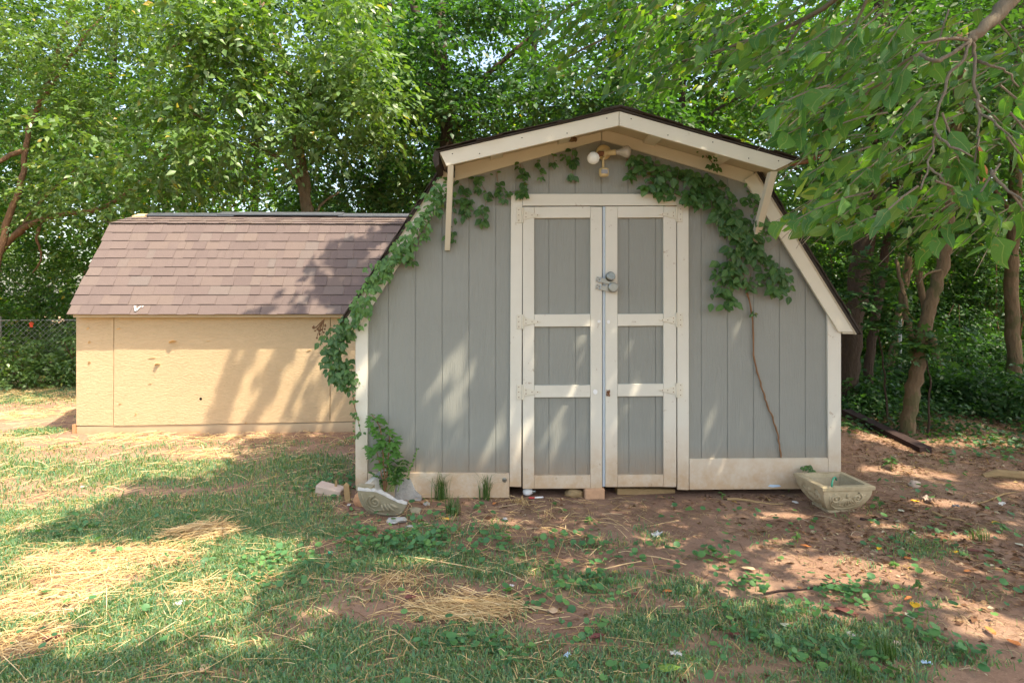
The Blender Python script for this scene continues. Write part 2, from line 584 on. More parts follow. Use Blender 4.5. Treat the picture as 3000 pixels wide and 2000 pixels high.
GREEN_LIGHT = [(0, (0.062, 0.132, 0.034)), (0.5, (0.105, 0.19, 0.05)), (0.93, (0.16, 0.255, 0.095)), (0.985, (0.22, 0.27, 0.07)), (1, (0.42, 0.28, 0.05))]
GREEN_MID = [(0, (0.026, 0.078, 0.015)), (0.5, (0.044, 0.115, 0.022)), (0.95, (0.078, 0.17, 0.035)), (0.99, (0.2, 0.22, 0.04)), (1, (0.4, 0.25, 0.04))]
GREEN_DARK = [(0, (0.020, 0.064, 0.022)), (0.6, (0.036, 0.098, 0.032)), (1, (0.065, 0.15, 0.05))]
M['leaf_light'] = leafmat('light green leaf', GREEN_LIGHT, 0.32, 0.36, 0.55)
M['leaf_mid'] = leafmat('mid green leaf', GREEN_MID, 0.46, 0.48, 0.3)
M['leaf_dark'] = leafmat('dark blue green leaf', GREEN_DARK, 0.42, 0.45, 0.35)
M['leaf_near'] = leafmat('broad waxy leaf', [(0, (0.048, 0.145, 0.042)), (0.45, (0.072, 0.19, 0.052)), (0.8, (0.115, 0.245, 0.055)), (0.97, (0.17, 0.30, 0.055)), (1, (0.3, 0.34, 0.06))], 0.48, 0.42, 0.35, None, True)
M['leaf_vine'] = leafmat('creeper leaf', [(0, (0.032, 0.10, 0.026)), (0.5, (0.05, 0.14, 0.036)), (1, (0.09, 0.21, 0.05))], 0.3, 0.45, 0.45, None, True)
M['leaf_vine_light'] = leafmat('fresh creeper leaf', [(0, (0.06, 0.17, 0.045)), (0.5, (0.09, 0.22, 0.055)), (1, (0.14, 0.29, 0.07))], 0.32, 0.45, 0.45, None, True)  # creeper green made paler, sun through the leaves put into the colour
M['leaf_sapling'] = leafmat('sapling leaf', [(0, (0.09, 0.21, 0.05)), (1, (0.19, 0.33, 0.08))], 0.38, 0.5, 0.4)
M['weed'] = leafmat('ground weed leaf', [(0, (0.05, 0.155, 0.06)), (0.6, (0.075, 0.205, 0.075)), (1, (0.13, 0.28, 0.08))], 0.3, 0.5, 0.4)
M['grass'] = leafmat('short lawn grass', [(0, (0.075, 0.19, 0.115)), (0.5, (0.12, 0.255, 0.14)), (0.8, (0.19, 0.30, 0.12)), (0.9, (0.36, 0.34, 0.17)), (1, (0.48, 0.40, 0.22))], 0.3, 0.6, 0.25)
M['grass_dark'] = leafmat('dark tuft grass', [(0, (0.04, 0.10, 0.02)), (1, (0.09, 0.16, 0.035))], 0.25, 0.5, 0.35)
M['straw'] = leafmat('dry straw', [(0, (0.28, 0.16, 0.07)), (0.35, (0.50, 0.33, 0.15)), (0.8, (0.66, 0.48, 0.24)), (1, (0.76, 0.60, 0.36))], 0.12, 0.55, 0.35, (0.5, 0.35, 0.16))
M['litter'] = leafmat('brown leaf litter', [(0, (0.07, 0.035, 0.02)), (0.5, (0.19, 0.095, 0.05)), (0.85, (0.36, 0.22, 0.12)), (0.95, (0.45, 0.40, 0.30)), (1, (0.5, 0.3, 0.05))], 0.1, 0.85, 0.2, (0.2, 0.12, 0.07))
M['thatch'] = leafmat('dead grass fibre', [(0, (0.12, 0.07, 0.04)), (0.45, (0.22, 0.14, 0.085)), (0.8, (0.36, 0.25, 0.14)), (1, (0.48, 0.37, 0.22))], 0.1, 0.8, 0.2, (0.2, 0.14, 0.09))
# ================================================================== ground
GRASS = [E(520, 1390, 520, 60), E(880, 1380, 220, 80), E(800, 1470, 260, 55), E(200, 1370, 300, 40), E(1150, 1600, 300, 40, .75),
         E(1500, 1620, 260, 60, .5), E(700, 1930, 700, 80), E(500, 1880, 330, 60, .9), E(1400, 1900, 420, 110), E(1000, 1850, 250, 60, .8), E(1900, 1840, 320, 80, .8),
         E(2200, 1800, 260, 60, .7), E(2400, 1880, 400, 90, .7), E(50, 1170, 130, 22, .9), E(100, 1265, 110, 16, .9), E(60, 1310, 160, 18, .6), E(250, 1530, 120, 22, .5),
         E(1330, 1520, 90, 20, .35), E(2000, 1730, 130, 40, .6), E(650, 1700, 160, 50, .6), E(900, 1570, 160, 40, .8), E(60, 1720, 80, 30, .6), E(1580, 1950, 900, 60, .9),
         E(2700, 1600, 120, 40, .25), E(2800, 1930, 250, 60, .5), E(1330, 1770, 300, 50, .45), E(1000, 2000, 1500, 70), E(2400, 1990, 500, 50, .8), E(1500, 1680, 350, 60, .7), E(500, 1480, 350, 50), E(1000, 1660, 320, 50, .7), E(1700, 1700, 320, 60, .6), E(400, 1470, 420, 40, .9), E(620, 1620, 140, 60, .5), E(1250, 1640, 400, 40, .7), E(1900, 1600, 200, 40, .3)]
STRAW = [E(330, 1640, 330, 60), E(610, 1560, 110, 34), E(130, 1760, 230, 70), E(250, 1700, 240, 60, .9), E(100, 1880, 160, 80, .8), E(500, 1740, 300, 40, .6),
         E(90, 1140, 160, 22), E(60, 1220, 180, 25), E(120, 1290, 200, 14, .8), E(560, 1285, 420, 22, .9), E(640, 1330, 170, 22, .8), E(830, 1310, 150, 20, .5),
         E(1330, 1775, 200, 45, .75), E(1150, 1700, 260, 40, .5), E(900, 1720, 240, 50, .5), E(60, 1545, 120, 30, .6), E(980, 1300, 60, 40, .35), E(1280, 1480, 100, 20, .15)]


def grass_m(x, y):
    p = patches(x, y, GRASS, .95)
    base = .40 * sstep(.3, -.7, y + .5 * sstep(-1.2, .2, x)) * sstep(2.2, -.2, x + .35 * (y + 1.5)) + .46 * sstep(-.9, -1.4, x) * sstep(2.1, 1.0, y)
    k = 1 - .72 * sstep(.25, .8, patches(x, y, STRAW, .95))
    return np.clip(sstep(.18, .85, np.maximum(p, base) * k * .78 + .85 * (fbm(x * 2.9, y * 3.4, 5, 5) - .45)), 0, 1)


def straw_m(x, y):
    p = patches(x, y, STRAW, .95)
    return np.clip(sstep(.2, .85, p * .8 + .8 * (fbm(x * 2.2, y * 3.6, 61, 5) - .45)), 0, 1)


def build_ground():
    xs = np.concatenate([np.linspace(-60, -8, 40)[:-1], np.linspace(-8, 7, 170)[:-1], np.linspace(7, 60, 40)])
    ys = np.concatenate([np.linspace(-14, -4.2, 24)[:-1], np.linspace(-4.2, 4, 110)[:-1], np.linspace(4, 90, 60)])
    X, Y = np.meshgrid(xs, ys)
    Z = gz(X, Y)
    V = np.stack([X, Y, Z], -1).reshape(-1, 3)
    ny, nx = X.shape
    i = np.arange(ny - 1)[:, None] * nx + np.arange(nx - 1)[None]
    F = np.stack([i, i + 1, i + nx + 1, i + nx], -1).reshape(-1, 4)
    x = X.ravel(); y = Y.ravel()
    g = grass_m(x, y) * .8; s = straw_m(x, y) * .8
    far = sstep(4, 9, y) * sstep(0, -3, x)
    s = np.maximum(s, far * 0.5)
    m, nt, b = mat('red clay soil with thatch', 0.96, 0.12)
    ag = nt.nodes.new('ShaderNodeAttribute'); ag.attribute_name = 'grass'
    as_ = nt.nodes.new('ShaderNodeAttribute'); as_.attribute_name = 'straw'
    v = coords(nt)
    n1 = noise(nt, v, 1.6, 6, 0.65); n2 = noise(nt, v, 14, 7, 0.72); n3 = noise(nt, v, 70, 4, 0.7)
    soil = ramp(nt, n1, [(0.25, (0.20, 0.112, 0.075)), (0.5, (0.31, 0.187, 0.128)), (0.75, (0.42, 0.28, 0.198))])
    soil = mix(nt, math_n(nt, 'MULTIPLY', n2, 0.6), soil, (0.19, 0.12, 0.085))
    soil = mix(nt, math_n(nt, 'MULTIPLY', math_n(nt, 'GREATER_THAN', n3, 0.6), 0.5), soil, (0.40, 0.27, 0.18))
    soil = mix(nt, math_n(nt, 'MULTIPLY', math_n(nt, 'GREATER_THAN', n2, 0.58), 0.3), soil, (0.13, 0.07, 0.045))
    thatch = mix(nt, n2, (0.13, 0.16, 0.075), (0.28, 0.25, 0.14))
    hay = mix(nt, n3, (0.27, 0.18, 0.11), (0.46, 0.34, 0.21))
    fg = math_n(nt, 'MULTIPLY', ag.outputs['Fac'], math_n(nt, 'ADD', n2, 0.25), True)
    c = mix(nt, fg, soil, thatch)
    fs = math_n(nt, 'MULTIPLY', as_.outputs['Fac'], math_n(nt, 'ADD', n2, 0.15), True)
    c = mix(nt, fs, c, hay)
    nt.links.new(c, b.inputs['Base Color'])
    bump(nt, b, math_n(nt, 'ADD', n2, math_n(nt, 'MULTIPLY', n3, 0.5)), 0.7, 0.02)
    me = npmesh('ground', V, F, m, {'grass': g, 'straw': s}, smooth=True)
    tag(link('ground', me), 'bare reddish clay yard with worn lawn and straw', kind='structure')


build_ground()

# ================================================================== grey shed
XC = 0.827                                   # middle of the gable wall
HB, ZB = 1.2, 2.40                            # gambrel break: half width, height
SL = 1.47                                     # slope of the steep lower roof
XL, XR = PX(1043), PX(2460)
RX = 0.886                                    # ridge of the racked upper roof
DEP = 1.9                                     # depth of the shed


def wall_top(x):
    """height of the gable wall at x"""
    d = abs(x - XC)
    if d >= HB: return ZB - 0.03 - SL * (d - HB)
    return ZB - 0.03 + 0.265 * (HB - d)


shed = thing('grey_shed', (XC, 0.9, -0.05), 'grey barn shed with cream trim, double doors and a gambrel roof', 'shed')


def boards(edges, zb, y0, y1, parent, name='siding_board', ztop=None):
    for a, b in zip(edges[:-1], edges[1:]):
        x0, x1 = a + 0.0018, b - 0.0018
        if x1 - x0 < 0.01: continue
        if ztop is None:
            tp = [(x1, wall_top(x1))]
            for bx in (XC + HB, XC, XC - HB):
                if x0 < bx < x1: tp.append((bx, wall_top(bx)))
            tp.append((x0, wall_top(x0)))
        else:
            tp = [(x1, ztop), (x0, ztop)]
        MB().prism([(x0, zb), (x1, zb)] + tp, y0, y1, 0.003).obj(name, M['siding'], parent)


G0 = PX(1138)                                 # first groove left of the doors
GS = (PX(1452) - G0) / 4
GR0 = PX(2054.5)
XD0, XD1 = PX(1512), PX(2001)                 # siding stops behind the door casing
grid = [XL + 0.04] + [G0 + GS * k for k in range(-1, 5) if G0 + GS * k > XL + 0.08] + [XD0]
boards(grid, 0.02, 0.0, 0.012, shed)
boards([XD1] + [GR0 + GS * k for k in range(0, 5)] + [XR - 0.04], 0.08, 0.0, 0.012, shed)
zt = PZ(1750, 590)
seams = [XD0 + 0.001] + [x for x in (PX(1531), PX(1608), PX(1685), PX(1762), PX(1841), PX(1919)) if x > XD0 + 0.03] + [XD1 - 0.001]
boards(seams, zt, 0.0, 0.012, shed)
# sheathing behind the boards shows as the bottom of the grooves
xs = [XL + 0.03, XC - HB, XC, XC + HB, XR - 0.03]
MB().prism([(xs[0], 0.0), (XD0 + .03, 0.0), (XD0 + .03, zt + .03), (XD1 - .03, zt + .03), (XD1 - .03, 0.0), (xs[4], 0.0)] + [(x, wall_top(x) - 0.004) for x in reversed(xs)], 0.005, 0.03).obj('wall_sheathing', M['siding'], shed)
# side and back walls
for x0, x1 in ((XL, XL + 0.03), (XR - 0.03, XR)):
    MB().box(x0 + 0.002, x1 - 0.002, 0.035, DEP, -0.02, wall_top(x0) - 0.06).obj('side_wall', M['siding'], shed)
MB().prism([(XL + .03, -0.02), (XR - .03, -0.02)] + [(x, wall_top(x) - 0.02) for x in reversed(xs)], DEP - 0.03, DEP).obj('back_wall', M['siding'], shed)
MB().box(XL + .04, XR - .04, 0.04, DEP - .04, -0.02, 0.02).obj('floor_deck', M['oldwood'], shed)


def board_px(pts, y0, y1, name='trim_board', m='trim', parent=shed, inset=0.002, ref=None):
    """trim board from its outline on the photograph, front face at depth y0"""
    poly = []
    for px, py in pts:
        p = P(px, py, y0)
        poly.append((p.x, p.z))
    return MB().prism(poly, y0, y1, inset).obj(name, M[m], parent)


# corner boards
zt_l = wall_top(PX(1077, -.02))
MB().prism([(XL, PZ(1043, 1424, -.02)), (PX(1076, -.02), PZ(1076, 1424, -.02)), (PX(1078, -.02), PZ(1078, 935, -.02)), (XL, wall_top(XL) - .06)], -0.02, 0.0, .002).obj('corner_board', M['trim'], shed)
MB().prism([(PX(2427, -.02), PZ(2428, 1412, -.02)), (XR, PZ(2460, 1412, -.02)), (XR, wall_top(XR) - .06), (PX(2424, -.02), PZ(2424, 895, -.02))], -0.02, 0.0, .002).obj('corner_board', M['trim'], shed)
# base boards
board_px([(1077.5, 1458), (1492, 1458), (1492, 1386), (1077.5, 1384)], -0.022, -0.0005, 'base_board')
board_px([(2020, 1434), (2426, 1431), (2426, 1341), (2020, 1344)], -0.022, -0.0005, 'base_board')
# door casing
board_px([(1493, 1425), (1527, 1426), (1530.5, 605), (1530.5, 568), (1497, 568)], -0.021, 0.0, 'door_casing')
board_px([(1985, 1434), (2018.5, 1435), (2017.5, 568), (1984, 568), (1984, 605)], -0.021, 0.0, 'door_casing')
board_px([(1531, 603), (1983.5, 602), (1983.5, 568), (1531, 568)], -0.021, 0.0, 'door_header')


# doors ------------------------------------------------------------
def door(x0, x1, st0, st1, y_top, y_bot, rails, grooves, hinge_side):
    d = MB().prism([(PX(x0), PZ(x0, y_bot)), (PX(x1), PZ(x1, y_bot)), (PX(x1), PZ(x1, y_top)), (PX(x0), PZ(x0, y_top))], 0.0035, 0.02).obj('door', M['siding'], shed)
    ed = [PX(st0 - 6)] + [PX(g) for g in grooves] + [PX(st1 + 6)]
    zb, zt_ = PZ(1700, y_bot - 4), PZ(1700, y_top + 4)
    for a, b in zip(ed[:-1], ed[1:]):
        MB().prism([(a + .0018, zb), (b - .0018, zb), (b - .0018, zt_), (a + .0018, zt_)], -0.001, 0.0034, .002).obj('panel_board', M['siding'], d)
    q = -0.022
    board_px([(x0, y_bot), (st0, y_bot), (st0, y_top), (x0, y_top)], q, -0.0012, 'stile', 'trim', d)
    board_px([(st1, y_bot), (x1, y_bot), (x1, y_top), (st1, y_top)], q, -0.0012, 'stile', 'trim', d)
    for a, b in rails:
        board_px([(st0 + .5, b), (st1 - .5, b - 1), (st1 - .5, a - 1), (st0 + .5, a)], q - 0.001, -0.0012, 'rail', 'trim', d)
    return d


dl = door(1531.5, 1764, 1565, 1730, 606, 1431, [(606, 639), (921, 957), (1129, 1164), (1393, 1431)], [1608, 1685.5], -1)
dr = door(1774, 1981.5, 1809, 1944, 605, 1426, [(605, 638), (920, 955), (1125, 1161), (1391, 1426)], [1842, 1920], 1)
MB().box(PX(1765.2), PX(1773.0), -0.006, 0.012, PZ(1768, 1424), PZ(1768, 606)).obj('astragal', M['astragal'], shed)
MB().box(PX(1764.0), PX(1774.0), 0.0125, 0.02, PZ(1768, 1424), PZ(1768, 606)).obj('door_gap', M['hole'], shed)
MB().box(PX(1528) + .001, PX(1532) - .001, 0.0, 0.02, PZ(1530, 1430), PZ(1530, 606)).obj('door_gap', M['hole'], shed)


def hinge(px_pin, py0, py1, px_tip, px_leaf, par):
    """painted strap hinge: pin barrel, tapered strap with screws and a leaf on the casing"""
    m = MB()
    y = -0.0245
    x, xt, xl = PX(px_pin, y), PX(px_tip, y), PX(px_leaf, y)
    z0, z1 = PZ(px_pin, py1, y), PZ(px_pin, py0, y)
    zc = (z0 + z1) / 2; h = (z1 - z0)
    s = 1 if xt > x else -1
    strap = [(x, zc - h * .32), (xt - s * .01, zc - .006), (xt, zc), (xt - s * .01, zc + .006), (x, zc + h * .32)]
    if s < 0: strap.reverse()
    m.prism(strap, y - 0.004, y + .0005, .001)
    lf = [(min(x, xl), z0), (max(x, xl), z0), (max(x, xl), z1), (min(x, xl), z1)]
    m.prism(lf, y - 0.003, y + 0.003, .001)
    m.tube([(x, y - .004, z0), (x, y - .004, z1)], 0.0075, 8)
    o = m.obj('hinge', M['hinge'], par)
    sc = MB()
    for fx, fz in ((.18, .12), (.18, -.12), (.5, 0), (.8, 0)):
        sc.lathe([(0.004, -.001), (0.003, .002)], 6, Matrix.Translation((x + (xt - x) * fx, y - .0045, zc + fz * h)) @ Matrix.Rotation(PI / 2, 4, 'X'))
    for fz in (-.34, 0, .34):
        sc.lathe([(0.004, -.001), (0.003, .002)], 6, Matrix.Translation(((x * .35 + xl * .65), y - .0035, zc + fz * h)) @ Matrix.Rotation(PI / 2, 4, 'X'))
    tag(sc.obj('screws', M['rust'], par), kind='stuff')


for a, b in ((608, 653), (921, 963), (1126, 1170)):
    hinge(1531, a, b, 1586, 1514, dl)
for a, b in ((606, 650), (916, 958), (1121, 1164)):
    hinge(1982, a, b, 1930, 2000, dr)


# hasps and shackleless padlocks
def hasp(cx, cy, ln, parent, seed):
    c = P(cx, cy, -0.03)
    Mx = Matrix.Translation(c) @ Matrix.Rotation(-R(-14), 4, 'Y')
    m = MB()
    m.box(-ln, -ln + .03, -.003, .004, -.018, .018, Mx)
    m.box(-ln + .032, ln, -.009, -.003, -.017, .017, Mx)
    m.tube([Mx @ Vector((-ln + .031, -.006, -.018)), Mx @ Vector((-ln + .031, -.006, .018))], .006, 8)
    o = m.obj('hasp', M['steel'], parent)
    s = MB()
    for dx, dz in ((.008, .01), (.008, -.01), (.02, 0)):
        s.lathe([(.004, 0), (.002, .002)], 6, Mx @ Matrix.Translation((-ln + dx, -.003, dz)) @ Matrix.Rotation(PI / 2, 4, 'X'))
    tag(s.obj('screws', M['rust'], parent), kind='stuff')


hasp(1768, 822, .055, dl, 1)
hasp(1768, 844, .055, dl, 2)
for (px, py, r, tilt, lb) in ((1788, 810, .036, 14, 'upper round steel padlock on the double doors, tilted towards the left'), (1796, 842, .0385, 0, 'lower round steel padlock on the double doors, facing straight out')):
    c = P(px, py, -0.045)
    t = thing('round_padlock', c, lb, 'padlock', 'round padlocks on the shed doors')
    Mx = Matrix.Translation(c) @ Matrix.Rotation(R(tilt), 4, 'Z') @ Matrix.Rotation(R(-tilt), 4, 'X') @ Matrix.Rotation(PI / 2, 4, 'X')
    MB().lathe([(r * .9, -.018), (r, -.012), (r, .010), (r * .97, .015), (r * .86, .0185)], 28, Mx).obj('lock_body', M['steel'], t, False)
    MB().lathe([(r * .80, .0186), (r * .80, .0205), (r * .74, .0215)], 28, Mx).obj('face_plate', M['steel'], t)
# marks of removed ironwork on the door stiles
for px, py, r in ((1755, 941, .014), (1783, 943, .014), (1744, 1148, .02)):
    c = P(px, py, -0.0232)
    rr = random.Random(px)
    n = 12
    poly = [(c.x + r * rr.uniform(.7, 1.1) * math.cos(2 * PI * k / n), c.z + r * rr.uniform(.7, 1.2) * math.sin(2 * PI * k / n)) for k in range(n)]
    MB().prism(poly, -0.0242, -0.0235).obj('white_patch', M['white_plastic'], dl)
c = P(1783, 1150, -0.026)
m = MB(); rr = random.Random(4)
for k in range(9):
    m.tube([c + Vector((rr.uniform(-.02, .012), -.002, rr.uniform(-.03, .03))) for _ in range(4)], .0022, 4)
m.obj('rusty_wire', M['rust'], dr)

# eaves, fascia, soffit, roof ---------------------------------------
YF = -0.44                                   # front edge of the roof overhang
TL, TR = P(1288, 446, YF), P(2328, 472, YF)   # upper corners of the fascia
TP = P(1814, 326, YF)
BL, BR = P(1308, 486, YF), P(2270, 499, YF)
BP = P(1814, 368, YF)
MB().prism([(TL.x, TL.z), (BL.x, BL.z), (BP.x - .002, BP.z), (TP.x - .002, TP.z)], YF, YF + .02, .002).obj('fascia_board', M['trim_clean'], shed)
MB().prism([(TP.x + .002, TP.z), (BP.x + .002, BP.z), (BR.x, BR.z), (TR.x, TR.z)], YF, YF + .02, .002).obj('fascia_board', M['trim_clean'], shed)
nails = MB()
for f, s in ((.06, 0), (.2, 1), (.45, 0), (.7, 1), (.93, 0)):
    for A, B, C_, D in ((TL, BL, TP, BP), (TR, BR, TP, BP)):
        p = A.lerp(C_, f).lerp(B.lerp(D, f), .3 + .4 * s)
        nails.lathe([(.0045, 0), (.003, .002)], 6, Matrix.Translation((p.x, YF - .0005, p.z)) @ Matrix.Rotation(PI / 2, 4, 'X'))
tag(nails.obj('nail_heads', M['hole'], shed), kind='stuff')
# roof deck (its underside is the soffit), then dark roofing over it
th = 0.016
for A, B in ((TL, TP), (TP, TR)):
    MB().prism([(A.x, A.z - .022), (B.x, B.z - .022), (B.x, B.z - .022 + th), (A.x, A.z - .022 + th)], YF + .021, DEP + .1).obj('roof_deck', M['soffit'], shed)
for A, B, sgn in ((TL, TP, -1), (TR, TP, 1)):
    ex = Vector((A.x + sgn * .022, 0, A.z - .006))
    pl = [(ex.x, ex.z + .004), (B.x, B.z + .004), (B.x, B.z + .018), (ex.x, ex.z + .012)]
    if sgn > 0: pl.reverse()
    MB().prism(pl, YF - .012, DEP + .12).obj('roof_felt', M['felt'], shed)
rr = random.Random(12)
# curled shingle ends along the front edge of the roof
tabs = []
for A, sgn in ((TL, -1), (TR, 1)):
    L = (Vector((TP.x, 0, TP.z)) - Vector((A.x, 0, A.z)))
    n = 9
    for row in range(8):
        for k in range(n):
            f0, f1 = k / n - .02, (k + 1) / n + .015
            p0 = Vector((A.x, 0, A.z)) + L * f0; p1 = Vector((A.x, 0, A.z)) + L * f1
            lift = .0195 + .002 * rr.random() + (0.004 if k % 2 else 0)
            ln = .34
            y0 = YF - .02 - rr.uniform(0, .018) + row * .3
            sag = rr.uniform(-.008, .002) if row == 0 else 0
            d0 = rr.uniform(0, .006)
            mb = MB()
            V = [(p0.x, y0, p0.z + lift + sag), (p1.x, y0 + rr.uniform(-.01, .01), p1.z + lift + sag + d0), (p1.x, y0 + ln, p1.z + lift + .001), (p0.x, y0 + ln, p0.z + lift - .006)]
            V += [(v[0], v[1], v[2] + .004) for v in V]
            mb.add(V, [(0, 3, 2, 1), (4, 5, 6, 7), (0, 1, 5, 4), (1, 2, 6, 5), (2, 3, 7, 6), (3, 0, 4, 7)])
            mb.obj('shingle', M['felt'], shed)
# ridge cap
MB().prism([(TP.x - .13, TP.z - .004), (TP.x, TP.z + .026), (TP.x + .13, TP.z - .004), (TP.x + .13, TP.z + .006), (TP.x, TP.z + .036), (TP.x - .13, TP.z + .006)], YF - .03, DEP + .12).obj('ridge_cap', M['felt'], shed)
# end caps of the overhang at the two lower corners
for A, sgn in ((TL, -1),):
    pl = [(A.x + sgn * .034, A.z + .012), (A.x + sgn * .05, A.z - .05), (A.x + sgn * .03, A.z - .11), (A.x + sgn * .004, A.z - .085), (A.x + sgn * .004, A.z - .004)]
    if sgn > 0: pl.reverse()
    pl.reverse()
    MB().prism(pl, YF - .01, YF + .38).obj('drip_edge', M['felt'], shed)

# frieze boards against the wall under the soffit
p0, p1, p2 = P(1333, 530, -.02), P(1763, 410, -.02), P(2209, 543, -.02)


def under(x):
    A = TL if x < TP.x else TR
    f = (x - A.x) / (TP.x - A.x)
    return A.z + (TP.z - A.z) * f - .0225


MB().prism([(p0.x, p0.z), (p1.x - .002, p1.z), (p1.x - .002, under(p1.x)), (p0.x, under(p0.x))], -.02, -.0005, .002).obj('frieze_board', M['trim_clean'], shed)
MB().prism([(p1.x + .002, p1.z), (p2.x, p2.z), (p2.x, under(p2.x)), (TP.x, under(TP.x)), (p1.x + .002, under(p1.x))], -.02, -.0005, .002).obj('frieze_board', M['trim_clean'], shed)
# flat lookout boards under the soffit
for xa, xb in ((PX(1438), PX(1472)), (PX(1634), PX(1665)), (PX(1882), PX(1914)), (PX(2072), PX(2107))):
    V = [(xa, -.42, under(xa) - .0205), (xb, -.42, under(xb) - .0205), (xb, -.021, under(xb) - .0205), (xa, -.021, under(xa) - .0205)]
    V += [(v[0], v[1], v[2] + .02) for v in V]
    MB().add(V, [(0, 3, 2, 1), (4, 5, 6, 7), (0, 1, 5, 4), (1, 2, 6, 5), (2, 3, 7, 6), (3, 0, 4, 7)]).obj('lookout', M['trim_clean'], shed)


def bar(a, b, wx, wy, name, m, par):
    """square bar from a to b"""
    a = Vector(a); b = Vector(b)
    V = [a + Vector((sx * wx, sy * wy, 0)) for sx, sy in ((-1, -1), (1, -1), (1, 1), (-1, 1))] + [b + Vector((sx * wx, sy * wy, 0)) for sx, sy in ((-1, -1), (1, -1), (1, 1), (-1, 1))]
    return MB().add(V, [(0, 3, 2, 1), (4, 5, 6, 7), (0, 1, 5, 4), (1, 2, 6, 5), (2, 3, 7, 6), (3, 0, 4, 7)]).obj(name, M[m], par)


bar(P(1311, 734, -.005), P(1321, 486, -.41), .019, .03, 'brace', 'trim_clean', shed)
bar(P(2206, 725, -.005), P(2263, 505, -.41), .024, .03, 'brace', 'trim_clean', shed)

# steep lower roofs with their cream rake boards
for sgn, eave in ((-1, P(1000, 941, -.05)), (1, P(2517, 974, -.05))):
    bx = XC + sgn * (HB + .012); bz = ZB
    dirv = Vector((eave.x - bx, 0, eave.z - bz)); dn = Vector((-dirv.z, 0, dirv.x)).normalized() * -sgn
    if dn.x * sgn > 0: dn = -dn
    # dn points into the building
    A = Vector((bx, 0, bz)); B = Vector((eave.x, 0, eave.z))

    def q(a, k): return ((a + dn * k).x, (a + dn * k).z)
    def poly(k0, k1, a=A, b=B):
        pl = [q(a, k0), q(b, k0), q(b, k1), q(a, k1)]
        ar = sum(pl[i][0] * pl[(i + 1) % 4][1] - pl[(i + 1) % 4][0] * pl[i][1] for i in range(4))
        return pl if ar > 0 else list(reversed(pl))
    MB().prism(poly(.018, .030), -.046, DEP + .05).obj('roof_deck', M['soffit'], shed)
    MB().prism(poly(.0, .017), -.055, DEP + .06).obj('roof_felt', M['felt'], shed)
    # rake board, cut level at the eave
    i0 = A + dn * .0305; i1 = B + dn * .0305
    wd = .098
    cut = eave.z + .004 if sgn > 0 else eave.z - .02
    tl = (i1 - i0)
    def at_z(p, z): return p + tl * ((z - p.z) / tl.z)
    pa, pb = i0, at_z(i0, cut)
    pc, pd = at_z(i0 + dn * wd, cut), i0 + dn * wd
    pl = [(v.x, v.z) for v in (pa, pb, pc, pd)]
    ar = sum(pl[i][0] * pl[(i + 1) % 4][1] - pl[(i + 1) % 4][0] * pl[i][1] for i in range(4))
    if ar < 0: pl.reverse()
    MB().prism(pl, -.043, -.0205, .002).obj('rake_board', M['trim_clean'], shed)
    # soffit return under the eave, then a course of shingle ends along the rake
    xe = XL if sgn < 0 else XR
    x0, x1 = sorted((xe + sgn * .002, eave.x - sgn * .03))
    MB().box(x0, x1, -.04, DEP, cut - .014, cut - .002).obj('eave_return', M['soffit'], shed)
    for k in range(9):
        a = A.lerp(B, k / 9); b = A.lerp(B, (k + 1.12) / 9)
        for row in range(6):
            o = dn * -(.002 + .004 * rr.random())
            MB().prism(poly(-.001 - .005 * (k % 2), -.009 - .004 * rr.random(), a, b), -.062 - rr.uniform(0, .012) + row * .33, .27 + row * .33).obj('shingle', M['felt'], shed)

# a bolt on the left base board and a pale scuff on the right one
c = P(1478, 1405, -.024)
MB().lathe([(.018, 0), (.018, .003), (.009, .004), (.009, .012)], 12, Matrix.Translation(c) @ Matrix.Rotation(PI / 2, 4, 'X')).obj('bolt', M['steel'], shed)
c = P(2268, 1422, -.0235)
MB().prism([(c.x - .05, c.z - .004), (c.x - .01, c.z - .012), (c.x + .055, c.z - .006), (c.x + .04, c.z + .006), (c.x - .03, c.z + .009)], -.0245, -.0226).obj('paint_scuff', M['blue_plastic'], shed)

# ================================================================== tan shed
YT = 2.0
TX0, TX1 = PX(223, YT), -1.06
tan = thing('tan_shed', ((TX0 + TX1) / 2, YT + 1.2, 0), 'low tan strand board shed with a brown shingle gambrel roof', 'shed')
zs = lambda px, py: PZ(px, py, YT)
board_t = lambda pts, y0, y1, name, m, inset=.002: MB().prism([(P(px, py, y0).x, P(px, py, y0).z) for px, py in pts], y0, y1, inset).obj(name, M[m], tan)
board_t([(223, 1246), (331, 1247), (333, 927), (223, 927)], YT, YT + .02, 'wall_panel', 'osb')
board_t([(332.5, 1247), (966, 1236), (967, 916), (334.5, 927)], YT - .004, YT + .02, 'wall_panel', 'osb')
board_t([(967.5, 1236), (1060, 1233), (1060, 914), (968.5, 916)], YT, YT + .02, 'wall_panel', 'osb')
board_t([(224, 1278), (1060, 1276), (1060, 1235), (968, 1237.5), (224, 1249)], YT + .004, YT + .03, 'base_board', 'tan_trim')
MB().box(TX0 + .03, TX1, YT + .031, YT + 2.4, -.02, 1.22).obj('wall_core', M['osb'], tan)
xp = [(YT + .03, -.02), (YT + 2.44, -.02), (YT + 2.44, 1.24), (YT + 1.79, 2.27), (YT + 1.22, 2.43), (YT + .65, 2.27), (YT + .03, 1.24)]
for xw in (TX0, TX1 - .02):
    V = [(xw, y, z) for y, z in xp] + [(xw + .018, y, z) for y, z in xp]
    n = len(xp)
    MB().add(V, [tuple(reversed(range(n))), tuple(range(n, 2 * n))] + [(i, (i + 1) % n, n + (i + 1) % n, n + i) for i in range(n)]).obj('gable_wall', M['osb'], tan)
